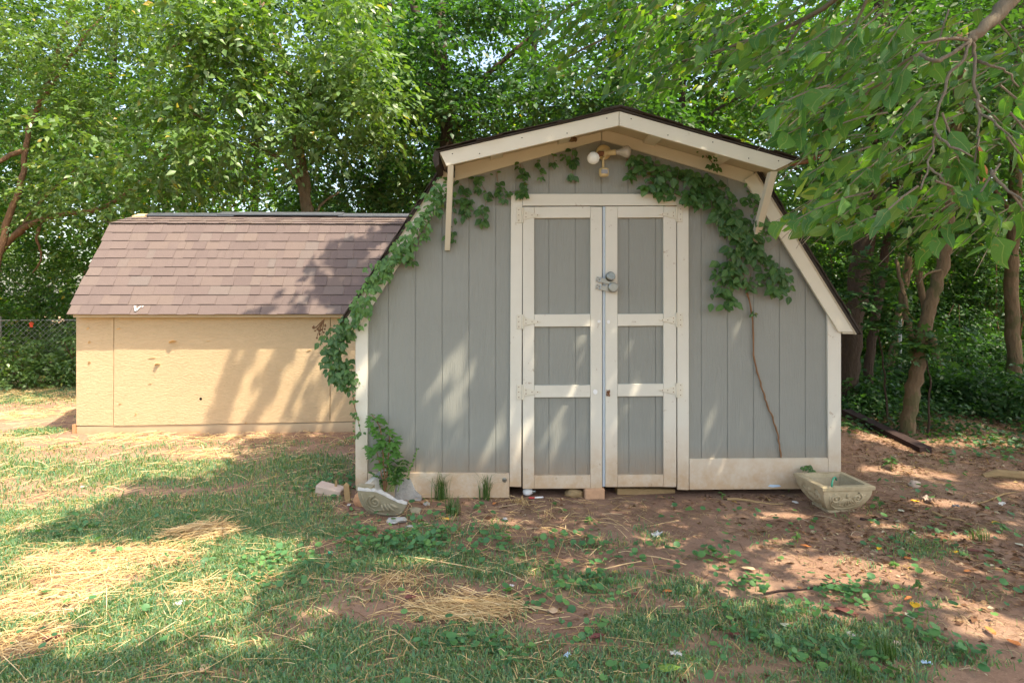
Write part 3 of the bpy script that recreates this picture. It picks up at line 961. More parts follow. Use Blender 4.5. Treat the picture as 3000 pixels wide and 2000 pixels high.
# wooden foot at the left corner
c = P(214, 1262, YT)
MB().box(TX0 - .035, TX0 - .002, YT - .01, YT + .06, -.06, .10).obj('corner_stake', M['terracotta'], tan)
# roof planes
EY, EZ = YT - .10, 1.262
BY, BZ = YT + .65, 2.29
RY, RZ = YT + 1.22, 2.462
X0R, X1R = TX0 - .008, TX1 + .02


def slab(ya, za, yb, zb, t, x0, x1, name, m):
    nrm = Vector((0, -(zb - za), yb - ya)).normalized() * t
    V = []
    for x in (x0, x1):
        V += [(x, ya, za), (x, yb, zb), (x, yb + nrm.y, zb + nrm.z), (x, ya + nrm.y, za + nrm.z)]
    return MB().add(V, [(3, 2, 1, 0), (4, 5, 6, 7), (0, 1, 5, 4), (1, 2, 6, 5), (2, 3, 7, 6), (3, 0, 4, 7)]).obj(name, m, tan)


slab(EY, EZ, BY, BZ, .014, X0R, X1R, 'roof_deck', M['osb'])
slab(BY, BZ, RY, RZ, .014, X0R, X1R, 'roof_deck', M['osb'])
slab(2 * RY - BY, BZ, RY + .001, RZ, -.014, X0R, X1R, 'roof_deck', M['felt'])
slab(2 * RY - EY, EZ, 2 * RY - BY, BZ, -.014, X0R, X1R, 'roof_deck', M['felt'])
MB().box(X0R + .03, X1R, EY + .02, YT - .001, EZ - .03, EZ - .002).obj('eave_board', M['tan_trim'], tan)

rs = random.Random(77)


def tab_mesh(wd, hgt, t):
    """one shingle tab lying in local x (along the course) and y (up the slope), thicker at its lower lip"""
    mb = MB()
    V = [(0, 0, 0), (wd, 0, 0), (wd, hgt, 0), (0, hgt, 0), (0, 0, t), (wd, 0, t), (wd, hgt, .003), (0, hgt, .003)]
    mb.add(V, [(0, 3, 2, 1), (4, 5, 6, 7), (0, 1, 5, 4), (1, 2, 6, 5), (2, 3, 7, 6), (3, 0, 4, 7)])
    return mb.mesh('shingle', M['shingle'])


EXPO = .121
widths = [.08, .11, .13, .15, .18, .22]
tabs = {(w_, t): tab_mesh(w_ - .002, EXPO * 1.12, t) for w_ in widths for t in (.005, .009)}


def courses(ya, za, yb, zb, n, fixed=False):
    up = Vector((0, yb - ya, zb - za)); L = up.length; up.normalize()
    nrm = Vector((0, -up.z, up.y))
    ex = L / n
    for r in range(n):
        x = X0R - .008 - (rs.random() * .02 if r else 0)
        k = rs.randint(0, 1)
        wob = rs.uniform(-.004, .004)
        while x < X1R - .02:
            w_ = rs.choice(widths)
            if x + w_ > X1R + .03: w_ = max(.08, min(widths, key=lambda q: abs(q - (X1R - x))))
            t = (.005, .009)[k % 2]; k += 1
            if rs.random() < .2: k += 1
            base = Vector((x, ya, za)) + up * (r * ex - .012 + wob + rs.uniform(-.0025, .0025)) + nrm * (.0145 + .0035)
            rx = Vector((1, 0, 0)); rot = Matrix((rx, up, nrm)).transposed().to_4x4()
            tilt = Matrix.Rotation(R(-1.2), 4, 'X')
            link('shingle', tabs[(w_, t)], tan, Matrix.Translation(base) @ rot @ tilt)
            x += w_


courses(EY, EZ, BY, BZ, 10)
courses(BY - .01, BZ, RY, RZ, 4)
# grey ridge strip in two overlapping lengths, bare wood at its left end
xa = PX(446, RY); xb = PX(700, RY)
def ridge(x0, x1, lift, m, name):
    z = RZ + .022 + lift
    pr = [(-.17, -.045), (-.02, .004), (.02, .004), (.17, -.045)]
    V = []
    for x in (x0, x1):
        V += [(x, RY + a, z + b) for a, b in pr] + [(x, RY + a, z + b + .012) for a, b in pr]
    F = [(0, 1, 5, 4), (1, 2, 6, 5), (2, 3, 7, 6), (9, 8, 12, 13), (10, 9, 13, 14), (11, 10, 14, 15)]
    F += [(4, 5, 13, 12), (5, 6, 14, 13), (6, 7, 15, 14), (0, 8, 9, 1), (1, 9, 10, 2), (2, 10, 11, 3), (0, 4, 12, 8), (3, 11, 15, 7)]
    MB().add(V, F).obj(name, M[m], tan)


ridge(xa, xb, .006, 'ridge', 'ridge_strip')
ridge(xb - .2, PX(1010, RY), .02, 'ridge', 'ridge_strip')
ridge(PX(1000, RY), X1R, .008, 'ridge', 'ridge_strip')
ridge(X0R, xa + .02, -.008, 'chip', 'ridge_board')
# white paint drip near the left eave
c = P(398, 914, EY)
for pts in ([(-.03, .035), (-.006, -.022), (.004, -.03), (.012, -.02), (.004, .0), (-.014, .04)], [(.004, -.022), (.03, .03), (.045, .032), (.03, .012), (.016, -.024)], [(.05, .03), (.066, .04), (.06, .02)]):
    up = Vector((0, BY - EY, BZ - EZ)).normalized(); nr = Vector((0, -up.z, up.y))
    o = Vector((c.x, EY, EZ)) + up * .05 + nr * .034
    V = [o + Vector((a, 0, 0)) + up * b for a, b in pts] + [o + Vector((a, 0, 0)) + up * b + nr * .003 for a, b in pts]
    n = len(pts)
    MB().add(V, [tuple(range(n)), tuple(range(n, 2 * n))] + [(i, (i + 1) % n, n + (i + 1) % n, n + i) for i in range(n)]).obj('paint_drip', M['white_splash'], tan)
# peeling flakes on the strand board
rf = random.Random(5)
for px, py, l, h, cl in ((508, 1003, .085, .03, .05), (462, 1068, .06, .02, .035), (348, 965, .05, .02, .012), (447, 1050, .09, .012, .008), (398, 1217, .02, .04, .01), (258, 965, .03, .03, .012), (262, 1005, .03, .03, .015),
                         (262, 1066, .03, .04, .016), (352, 1184, .035, .014, .008), (905, 1030, .05, .02, .01), (440, 1125, .05, .01, .006), (270, 930, .02, .02, .01), (720, 1240, .03, .012, .008), (610, 1000, .05, .01, .006), (820, 1085, .04, .01, .006)):
    c = P(px, py, YT - .005)
    V = [c + Vector((-l / 2, 0, -h / 4)), c + Vector((l / 2, 0, h / 3)), c + Vector((l * .2, -cl, h * .9)), c + Vector((-l * .4, -cl * .7, h * .3))]
    V += [v + Vector((0, .002, .002)) for v in V]
    MB().add(V, [(0, 1, 2, 3), (7, 6, 5, 4), (0, 4, 5, 1), (1, 5, 6, 2), (2, 6, 7, 3), (3, 7, 4, 0)]).obj('peeling_flake', M['chip'], tan)
c = P(588, 1168, YT - .0048)
MB().lathe([(.016, 0), (.013, .001)], 9, Matrix.Translation(c) @ Matrix.Rotation(PI / 2, 4, 'X')).obj('knot_hole', M['hole'], tan)
# ================================================================== floodlight under the gable
c0 = P(1768, 447, -.02)
fl = thing('floodlight', c0, 'twin bulb beige motion floodlight under the peak of the grey shed', 'floodlight')
RXm = Matrix.Rotation(PI / 2, 4, 'X')
MB().lathe([(.058, 0), (.058, .008), (.045, .022), (.02, .026)], 20, Matrix.Translation(c0) @ RXm).obj('back_plate', M['beige'], fl, True)
hub = c0 + Vector((.005, -.055, -.02))
MB().rock(hub, (.024, .03, .03), random.Random(1), None, 2, .03).tube([c0 + Vector((0, -.02, -.005)), hub], .018, 10).obj('hub', M['beige'], fl, True)
# left lamp points at the viewer
a = P(1757, 450, -.09); b = P(1741, 462, -.14)
MB().tube([hub, a, b], [.016, .021, .022], 12).obj('lamp_holder', M['rust'], fl, True)
bd = (b - a).normalized(); Mq = Matrix.Translation(b) @ bd.to_track_quat('Z', 'Y').to_matrix().to_4x4()
c = P(1738, 464, -.18)
MB().lathe([(.018, -.06), (.026, -.03), (.042, 0), (.046, .012), (.043, .024), (.03, .034), (.012, .039)], 22, Matrix.Translation(c) @ Vector((-.12, -1, -.12)).to_track_quat('Z', 'Y').to_matrix().to_4x4()).obj('bulb', M['bulb'], fl, True)
# right lamp points right
a = P(1776, 449, -.085); b = P(1804, 446, -.10)
MB().tube([a, b], [.019, .022], 12).obj('lamp_holder', M['beige'], fl, True)
c = P(1806, 446, -.10)
MB().lathe([(.017, -.005), (.02, .008), (.021, .02), (.03, .04), (.042, .06), (.046, .075), (.044, .09), (.032, .102), (.012, .108)], 22, Matrix.Translation(c) @ Vector((1, -.12, .02)).to_track_quat('Z', 'Y').to_matrix().to_4x4()).obj('bulb', M['bulb_dusty'], fl, True)
# motion sensor hangs below
a = P(1767, 470, -.075); b = P(1767, 494, -.08)
MB().tube([hub, a, b], .009, 8).obj('sensor_arm', M['beige'], fl, True)
c = P(1769, 505, -.085)
MB().lathe([(.026, -.032), (.035, -.024), (.037, 0), (.037, .018), (.032, .028), (.012, .034)], 20, Matrix.Translation(c)).obj('motion_sensor', M['beige'], fl, True)
MB().box(c.x - .024, c.x + .024, c.y - .0375, c.y - .02, c.z - .016, c.z + .014).obj('sensor_lens', M['sensor_window'], fl)

c = P(1677, 407, -.06)
tag(MB().rock(c, (.028, .03, .022), random.Random(3), None, 2, .25).rock(c + Vector((.022, .004, -.008)), (.018, .018, .018), random.Random(4), None, 1, .25).rock(c + Vector((-.022, .006, -.006)), (.016, .018, .016), random.Random(9), None, 1, .25).obj('wasp_nest', M['nest']),
    'small brown mud wasp nest under the left eave of the grey shed', 'wasp nest')


# ================================================================== planters
def scroll(mb, Mx, cx, cz, r0, turns, sgn, rad=.007, tail=None):
    """raised spiral on a face: Mx maps local (u, depth, v)"""
    pts = []
    n = int(turns * 14)
    for k in range(n + 1):
        f = k / n
        an = sgn * (f * turns * 2 * PI) + PI / 2
        r = r0 * (1 - f * .82)
        pts.append(Mx(cx + r * math.cos(an), cz + r * math.sin(an)))
    if tail: pts = [Mx(*t) for t in tail] + pts
    mb.tube(pts, [rad * (.55 + .45 * min(1, 3 * i / len(pts))) for i in range(len(pts))], 6)


def leaf_lobe(mb, Mx, a, b, r):
    pa, pb = Mx(*a), Mx(*b)
    mb.tube([pa, pa.lerp(pb, .35), pa.lerp(pb, .75), pb], [r * .4, r, r * .95, r * .3], 6)


# --- whole planter at the right corner of the grey shed
base = G(2462, 1509)
pl = thing('stone_planter', base, 'cast stone planter with scroll relief standing at the right corner of the grey shed', 'planter')
rot = R(3)
L, H = .375, .205
Mr = Matrix.Translation(base + Vector((.04, .17, .0))) @ Matrix.Rotation(rot, 4, 'Z')


def half(t):
    """half side at height fraction t: bellied below a flared rim"""
    return (L / 2) * (.50 + .46 * math.sin(t * PI / 2) ** .8)


def ringv(h, z, n=8):
    out = []
    for sx, sy in ((-1, -1), (1, -1), (1, 1), (-1, 1)):
        nx, ny = {(-1, -1): (1, -1), (1, -1): (1, 1), (1, 1): (-1, 1), (-1, 1): (-1, -1)}[(sx, sy)]
        for k in range(n):
            f = k / n
            out.append(Mr @ Vector((h * (sx + (nx - sx) * f), h * (sy + (ny - sy) * f), z)))
    return out


def loft(rings, cap0=True, cap1=False):
    V = []; F = []
    n = len(rings[0])
    for r in rings: V += r
    for i in range(len(rings) - 1):
        for k in range(n):
            F.append((i * n + k, i * n + (k + 1) % n, (i + 1) * n + (k + 1) % n, (i + 1) * n + k))
    if cap0: F.append(tuple(reversed(range(n))))
    if cap1: F.append(tuple(range((len(rings) - 1) * n, len(rings) * n)))
    return MB().add(V, F)


rings = [ringv(L * .22, -.01), ringv(L * .27, -.005), ringv(L * .27, .012)] + [ringv(half(t), .014 + t * (H - .04)) for t in np.linspace(0, 1, 9)]
rings += [ringv(half(1) - .03, H - .03), ringv(half(.4) - .03, .09)]
loft(rings, True, True).obj('bowl', M['concrete'], pl)
hr = half(1)
loft([ringv(hr - .004, H - .032), ringv(hr + .012, H - .026), ringv(hr + .014, H - .004), ringv(hr + .008, H), ringv(hr - .03, H), ringv(hr - .034, H - .03)], False).obj('rim', M['concrete'], pl)
loft([ringv(half(.4) - .034, .12), ringv(.001, .128)], True, True).obj('soil', M['soil'], pl)
for face in (0, 3):
    Rf = Mr @ Matrix.Rotation(face * PI / 2, 4, 'Z')

    def fm(u, v, Rf=Rf):
        t = max(0, min(1, (v - .014) / (H - .04)))
        return Rf @ Vector((u, -half(t) - .001, v))
    rl = MB()
    scroll(rl, fm, -.075, .118, .04, 1.5, 1, .0075, [(-.002, .05), (-.03, .06), (-.06, .07), (-.10, .082), (-.118, .11), (-.105, .145)])
    scroll(rl, fm, .075, .118, .04, 1.5, -1, .0075, [(.002, .05), (.03, .06), (.06, .07), (.10, .082), (.118, .11), (.105, .145)])
    for k in range(-3, 4):
        leaf_lobe(rl, fm, (k * .006, .115), (k * .026, .052 + .006 * abs(k)), .0085)
    leaf_lobe(rl, fm, (0, .12), (0, .155), .013)
    rl.tube([fm(-.125, .14), fm(-.122, .10), fm(-.10, .06), fm(-.06, .034), fm(0, .026), fm(.06, .034), fm(.10, .06), fm(.122, .10), fm(.125, .14)], .005, 5)
    rl.obj('scroll_relief', M['concrete'], pl, True)
pts = [P(2440, 1424, -.5) + Vector((0.02 + .09 * math.cos(a) * .5, .02 + .05 * math.cos(a), .055 * math.sin(a))) for a in np.linspace(PI * .98, PI * .15, 12)]
tag(MB().tube(pts, .0065, 8).obj('garden_hose', M['hose'], None, True), 'short loop of green hose sticking out of the stone planter', 'hose')

# --- broken planter at the left corner
base = G(1120, 1512)
bp = thing('broken_planter', base, 'broken half of a cast stone planter with scroll relief, lying by the left corner post', 'planter')
rb = random.Random(21)
FL = P(1062, 1440, base.y)                    # left top of the carved face
W_, Hh = .365, .20
Mb = Matrix.Translation(base + Vector((-.17, .03, .0))) @ Matrix.Rotation(R(-7), 4, 'Z') @ Matrix.Rotation(R(3), 4, 'Y')


def face_side(v):                             # bellied outline of the carved face
    t = max(0, min(1, v / Hh))
    return .10 * (1 - math.sin(t * PI / 2) ** .75)


def fb(u, v, d=0.0):
    t = max(0, min(1, v / Hh))
    return Mb @ Vector((u, -.02 + .07 * (1 - math.sin(t * PI / 2) ** .8) - .035 + d, v))


NU = 16
V = []; F = []
for layer, d in ((0, 0.0), (1, .035)):
    for i in range(NU + 1):
        u0 = i / NU
        top = Hh * (1.0 - .02 - .36 * sstep(.28, .98, u0) + rb.uniform(-.012, .012) * (u0 > .3))
        for j in range(9):
            v = top * j / 8
            s = face_side(v)
            u = s + (W_ - 2 * s) * u0
            V.append(fb(u, v, d + (rb.uniform(-.004, .004) if layer else 0)))
nn = (NU + 1) * 9
for layer in (0, 1):
    for i in range(NU):
        for j in range(8):
            a = layer * nn + i * 9 + j
            f = (a, a + 9, a + 10, a + 1)
            F.append(f if layer == 0 else tuple(reversed(f)))
MB().add(V, F).obj('carved_face', M['mossy'], bp)
Vr = []; Fr = []
for i in range(NU + 1):                       # fresh broken edge
    p = V[i * 9 + 8]; q_ = V[nn + i * 9 + 8]
    Vr += [p + Vector((0, -.003, -.004)), p.lerp(q_, .3) + Vector((0, 0, rb.uniform(.004, .02))), p.lerp(q_, .7) + Vector((0, 0, rb.uniform(.0, .022))), q_ + Vector((0, .004, -.01))]
for i in range(NU):
    for j in range(3):
        a = i * 4 + j
        Fr.append((a, a + 4, a + 5, a + 1))
MB().add(Vr, Fr).obj('broken_edge', M['broken'], bp)
m = MB()
scroll(m, lambda u, v: fb(u, v, -.002), .125, .118, .045, 1.6, 1, .0085, [(.27, .062), (.22, .072), (.18, .06), (.12, .05), (.07, .08), (.062, .12), (.085, .155)])
leaf_lobe(m, lambda u, v: fb(u, v, -.001), (.17, .10), (.185, .045), .012)
leaf_lobe(m, lambda u, v: fb(u, v, -.001), (.19, .11), (.225, .05), .013)
leaf_lobe(m, lambda u, v: fb(u, v, -.001), (.21, .11), (.26, .06), .013)
leaf_lobe(m, lambda u, v: fb(u, v, -.001), (.23, .115), (.29, .085), .012)
m.tube([fb(.03, .17, -.001), fb(.04, .12, -.001), fb(.07, .06, -.001), (fb(.12, .028, -.001)), fb(.2, .024, -.001), fb(.28, .03, -.001), fb(.315, .06, -.001)], .006, 6)
m.obj('scroll_relief', M['mossy'], bp, True)
# rim stub, left wall and the back wall of the fragment
MB().box(-.015, .10, -.045, .015, Hh - .012, Hh + .022, Mb).obj('rim', M['mossy'], bp)
V = [Mb @ Vector(v) for v in ((.0, .0, Hh), (.03, .34, Hh + .02), (.09, .30, .0), (.09, .02, .0), (.035, .02, Hh), (.06, .33, Hh + .015), (.12, .30, .0), (.12, .02, .0))]
MB().add(V, [(0, 1, 2, 3), (7, 6, 5, 4), (0, 4, 5, 1), (1, 5, 6, 2), (2, 6, 7, 3), (3, 7, 4, 0)]).obj('side_wall', M['broken'], bp)
V = []
tops = [.225, .24, .20, .215, .175, .19, .10, .06]
for i, tz in enumerate(tops):
    u = .03 + .048 * i
    V += [Mb @ Vector((u, .34 + rb.uniform(-.01, .01), -.02)), Mb @ Vector((u, .335, tz)), Mb @ Vector((u, .375, tz - .01)), Mb @ Vector((u, .38, -.02))]
F = []
for i in range(len(tops) - 1):
    for j in range(3):
        a = i * 4 + j
        F.append((a, a + 4, a + 5, a + 1))
F += [(0, 1, 2, 3), tuple(reversed([(len(tops) - 1) * 4 + j for j in range(4)]))]
MB().add(V, F).obj('back_wall', M['broken'], bp)


def rubble(px, py, r, m, name, lb, cat, seed, flat=.5, sub=1, jit=.3, dz=0, yaw=0, grp=None):
    c = G(px, py)
    rr_ = random.Random(seed)
    o = MB().rock(c + Vector((0, 0, r * flat * .5 + dz)), (r, r * .8, r * flat), rr_, Matrix.Rotation(R(yaw), 3, 'Z'), sub, jit).obj(name, M[m])
    return tag(o, lb, cat, grp)


rubble(1065, 1478, .075, 'terracotta', 'round_stone', 'smooth reddish stone half hidden behind the broken planter', 'stone', 3, .95, 2, .05)
rubble(1160, 1528, .065, 'broken', 'concrete_chunk', 'white crumbled concrete chunk in front of the broken planter', 'concrete chunk', 4, .3, 2, .3)
rubble(1215, 1500, .045, 'mossy', 'concrete_chunk', 'mossy concrete fragment at the right end of the broken planter', 'concrete chunk', 5, .6, 1, .3)
rubble(1250, 1478, .03, 'broken', 'concrete_chunk', 'small pale concrete crumb between broken planter and grass clump', 'concrete chunk', 6, .5, 1, .35)
rubble(1200, 1545, .035, 'broken', 'concrete_chunk', 'little white concrete crumb in the grass below the broken planter', 'concrete chunk', 16, .4, 1, .35)


def block(c, sx, sy, sz, rx, ry, rz, name, m, lb, cat):
    Mx = Matrix.Translation(c) @ Euler((R(rx), R(ry), R(rz))).to_matrix().to_4x4()
    o = MB().box(-sx / 2, sx / 2, -sy / 2, sy / 2, -sz / 2, sz / 2, Mx).obj(name, M[m])
    bv = o.modifiers.new('bevel', 'BEVEL'); bv.width = min(sx, sy, sz) * .12; bv.segments = 2
    return tag(o, lb, cat)


block(G(965, 1452) + Vector((0, .03, .03)), .21, .10, .085, 8, 10, -12, 'brick_block', 'pinkstone', 'pale pinkish brick lying in the grass left of the grey shed', 'brick')
for i, (px, py, h, lean, lb) in enumerate(((1020, 1470, .13, 6, 'taller weathered wooden stake by the left corner post'), (982, 1448, .10, -4, 'thin short stake standing in front of the pinkish brick'))):
    c = G(px, py)
    wd = .02 if i == 0 else .008
    Mx = Matrix.Translation(c) @ Matrix.Rotation(R(-lean), 4, 'Y')
    tag(MB().box(-wd, wd, -.008, .008, -.03, h, Mx).add([Mx @ Vector(v) for v in ((-wd, -.008, h), (wd, -.008, h), (wd, .008, h), (-wd, .008, h), (0, 0, h + .02))], [(0, 1, 4), (1, 2, 4), (2, 3, 4), (3, 0, 4)]).obj('wooden_stake', M['oldwood']), lb, 'stake')
c = P(1741, 1446, -.03)
block(Vector((c.x, .04, c.z - .01)), .155, .16, .10, 0, 0, 3, 'brick', 'brick', 'tan brick standing under the meeting point of the double doors', 'brick')
rubble(1682, 1452, .075, 'stone', 'field_stone', 'brown fieldstone under the left door beside the brick', 'stone', 8, .55, 2, .12)
c = P(1850, 1444, .05)
block(Vector((c.x + .12, .12, c.z + .0)), .46, .10, .05, 0, 2, 2, 'timber_block', 'oldwood', 'flat dark timber lying in the gap under the right door', 'timber')
# light bulb under the left door
c = G(1545, 1452) + Vector((0, 0, .035))
lbz = thing('light_bulb', c, 'discarded white light bulb lying under the left door', 'light bulb')
Mx = Matrix.Translation(c) @ Vector((1, -.1, .05)).to_track_quat('Z', 'Y').to_matrix().to_4x4()
MB().lathe([(.006, -.036), (.022, -.03), (.032, -.012), (.033, .004), (.026, .024), (.018, .04)], 18, Mx).obj('glass', M['white_plastic'], lbz, True)
MB().lathe([(.018, .04), (.014, .046), (.014, .062), (.006, .068)], 14, Mx).obj('screw_base', M['steel'], lbz)
c = G(1572, 1462) + Vector((0, 0, .012))
mk = thing('marker_pen', c, 'red and white marker pen lying under the left door', 'pen')
MB().tube([c + Vector((-.06, 0, 0)), c + Vector((-.015, .004, 0))], .008, 8).obj('cap', M['red'], mk)
MB().tube([c + Vector((-.014, .004, 0)), c + Vector((.05, .01, 0))], .007, 8).obj('barrel', M['white_plastic'], mk)
# dark board lying on the forest edge at the right
a, b = P(2480, 1212, 1.9), G(2712, 1326)
d = (b - a); n = Vector((-d.y, d.x, 0)).normalized() * .06
V = [a + n, b + n, b - n, a - n]
V = [v + Vector((0, 0, -.02)) for v in V] + [v + Vector((0, 0, .05)) for v in V]
tag(MB().add(V, [(3, 2, 1, 0), (4, 5, 6, 7), (0, 1, 5, 4), (1, 2, 6, 5), (2, 3, 7, 6), (3, 0, 4, 7)]).obj('timber_beam', M['beam']), 'dark stained timber beam lying on the earth right of the grey shed', 'timber')
# curved root of bare wood at the far right edge
a = G(2880, 1395); b = G(3010, 1402)
tag(MB().tube([a, a.lerp(b, .35) + Vector((0, .02, .02)), a.lerp(b, .8) + Vector((0, 0, .015)), b + Vector((.5, .1, 0))], [.02, .04, .045, .03], 8, .1, random.Random(2)).obj('bare_root', M['stone']), 'bare brown root at the right edge below the ground ivy', 'root')
for i, (a, b, r, lb) in enumerate(((G(2130, 1465), G(2292, 1479), .010, 'long pale stick lying in front of the right base board'), (G(2240, 1748), G(2460, 1706), .006, 'thin dark twig between violets on the bare clay'),
                                   (G(2735, 1505), G(2830, 1532), .009, 'dry stick on the bare clay right of the stone planter'), (G(2520, 1522), G(2605, 1524), .009, 'dark stick lying just right of the stone planter'),
                                   (G(2860, 1475), G(2990, 1440), .006, 'thin branch lying at the right edge above the sunny clay'))):
    q = [a.lerp(b, f) + Vector((0, 0, .008 + .006 * math.sin(7 * f + i))) + Vector((0, .012 * math.sin(5 * f + i), 0)) for f in np.linspace(0, 1, 6)]
    tag(MB().tube(q, [r, r, r * .9, r * .9, r * .7, r * .5], 6, .15, random.Random(i)).obj('fallen_stick', M['oldwood'] if i not in (1, 3) else M['beam']), lb, 'stick')
rubble(2680, 1425, .045, 'pinkstone', 'rock', 'round pale rock on the clay right of the stone planter', 'rock', 31, .8, 2, .18)
rubble(2560, 1528, .018, 'broken', 'pebble', 'white pebble in front of the stone planter', 'pebble', 32, .6, 1, .2)
rubble(2490, 1862, .028, 'broken', 'pebble', 'pale grey pebble among the violets at lower right', 'pebble', 33, .5, 1, .2)
rubble(2625, 1888, .025, 'pinkstone', 'pebble', 'tan pebble on the clay at lower right', 'pebble', 34, .6, 1, .2)
rubble(1480, 1521, .018, 'broken', 'pebble', 'white pebble on the clay below the left base board', 'pebble', 35, .6, 1, .25)
rubble(725, 1762, .03, 'stone', 'pebble', 'rounded tan pebble in the straw at lower left', 'pebble', 36, .6, 2, .1)
c = G(968, 1624) + Vector((0, 0, .012))
block(c, .025, .02, .012, 5, 10, 30, 'plastic_bead', 'green_plastic', 'small bright green plastic piece on the bare patch left of centre', 'litter')


# crumpled scraps of paper and plastic, fallen leaves -----------------------------------
def scrap(px, py, w_, h_, m, name, lb, cat, seed, lift=.012, grp=None, curl=.3, leaf=False):
    c = G(px, py) + Vector((0, 0, lift))
    if not leaf: w_, h_ = w_ * .75, h_ * .75
    else: w_, h_ = w_ * .82, h_ * .82
    if m == 'white_plastic': m = 'scrap'
    rr_ = random.Random(seed)
    an = rr_.uniform(0, 2 * PI)
    nx, ny = (6, 3) if leaf else (5, 5)
    V = []; F = []
    for j in range(ny + 1):
        for i in range(nx + 1):
            u = i / nx - .5; v = j / ny - .5
            if leaf:
                wv = math.sin(PI * min(1, max(.02, (i / nx) ** .8))) ** .8
                x, y = u * w_, v * h_ * wv
                z = curl * w_ * (abs(v) * 1.1 * wv + (u * u) * 1.2) + rr_.uniform(-.002, .002)
            else:
                x, y = u * w_ * (1 + rr_.uniform(-.18, .18)), v * h_ * (1 + rr_.uniform(-.18, .18))
                z = rr_.uniform(0, 1) * curl * w_
            V.append(c + Vector((x * math.cos(an) - y * math.sin(an), x * math.sin(an) + y * math.cos(an), z)))
    for j in range(ny):
        for i in range(nx):
            a_ = j * (nx + 1) + i
            F.append((a_, a_ + 1, a_ + nx + 2, a_ + nx + 1))
    o = MB().add(V, F).obj(name, M[m], None, leaf)
    if leaf:
        sd = o.modifiers.new('thickness', 'SOLIDIFY'); sd.thickness = .0012
    return tag(o, lb, cat, grp)


for a in ((1925, 1573, .10, .06, 'white_plastic', 'paper_scrap', 'crumpled whitish paper scrap on the sunny clay below the right door', 'litter', 1),
          (1980, 1925, .06, .045, 'white_plastic', 'paper_scrap', 'crumpled white paper scrap near the bottom centre in grass', 'litter', 2),
          (523, 1775, .06, .05, 'white_plastic', 'paper_scrap', 'crumpled white scrap on the straw at lower left', 'litter', 3),
          (1022, 1485, .05, .03, 'white_plastic', 'paper_scrap', 'small white scrap left of the round reddish stone', 'litter', 4),
          (1662, 1928, .04, .03, 'blue_plastic', 'plastic_scrap', 'bluish plastic scrap in the grass at bottom centre', 'litter', 5),
          (2092, 1618, .022, .03, 'white_plastic', 'paper_scrap', 'tiny white scrap standing among violets right of centre', 'litter', 6),
          (2330, 1477, .07, .03, 'white_plastic', 'paper_scrap', 'frayed white scrap at the end of the pale stick', 'litter', 7),
          (2720, 1470, .15, .07, 'pinkstone', 'rag', 'pale grey rag half buried in clay right of the stone planter', 'rag', 8),
          (2800, 1488, .06, .035, 'ridge', 'plastic_scrap', 'dark grey plastic scrap beside the pale rag', 'litter', 9),
          (2935, 1483, .09, .03, 'white_plastic', 'paper_scrap', 'flat white scrap at the right edge of the clay', 'litter', 10),
          (1500, 1722, .03, .025, 'white_plastic', 'paper_scrap', 'small white scrap right of the centre straw pile', 'litter', 11),
          (2715, 1950, .05, .03, 'blue_plastic', 'plastic_scrap', 'bluish plastic scrap among the weeds at lower right', 'litter', 12)):
    scrap(*a)
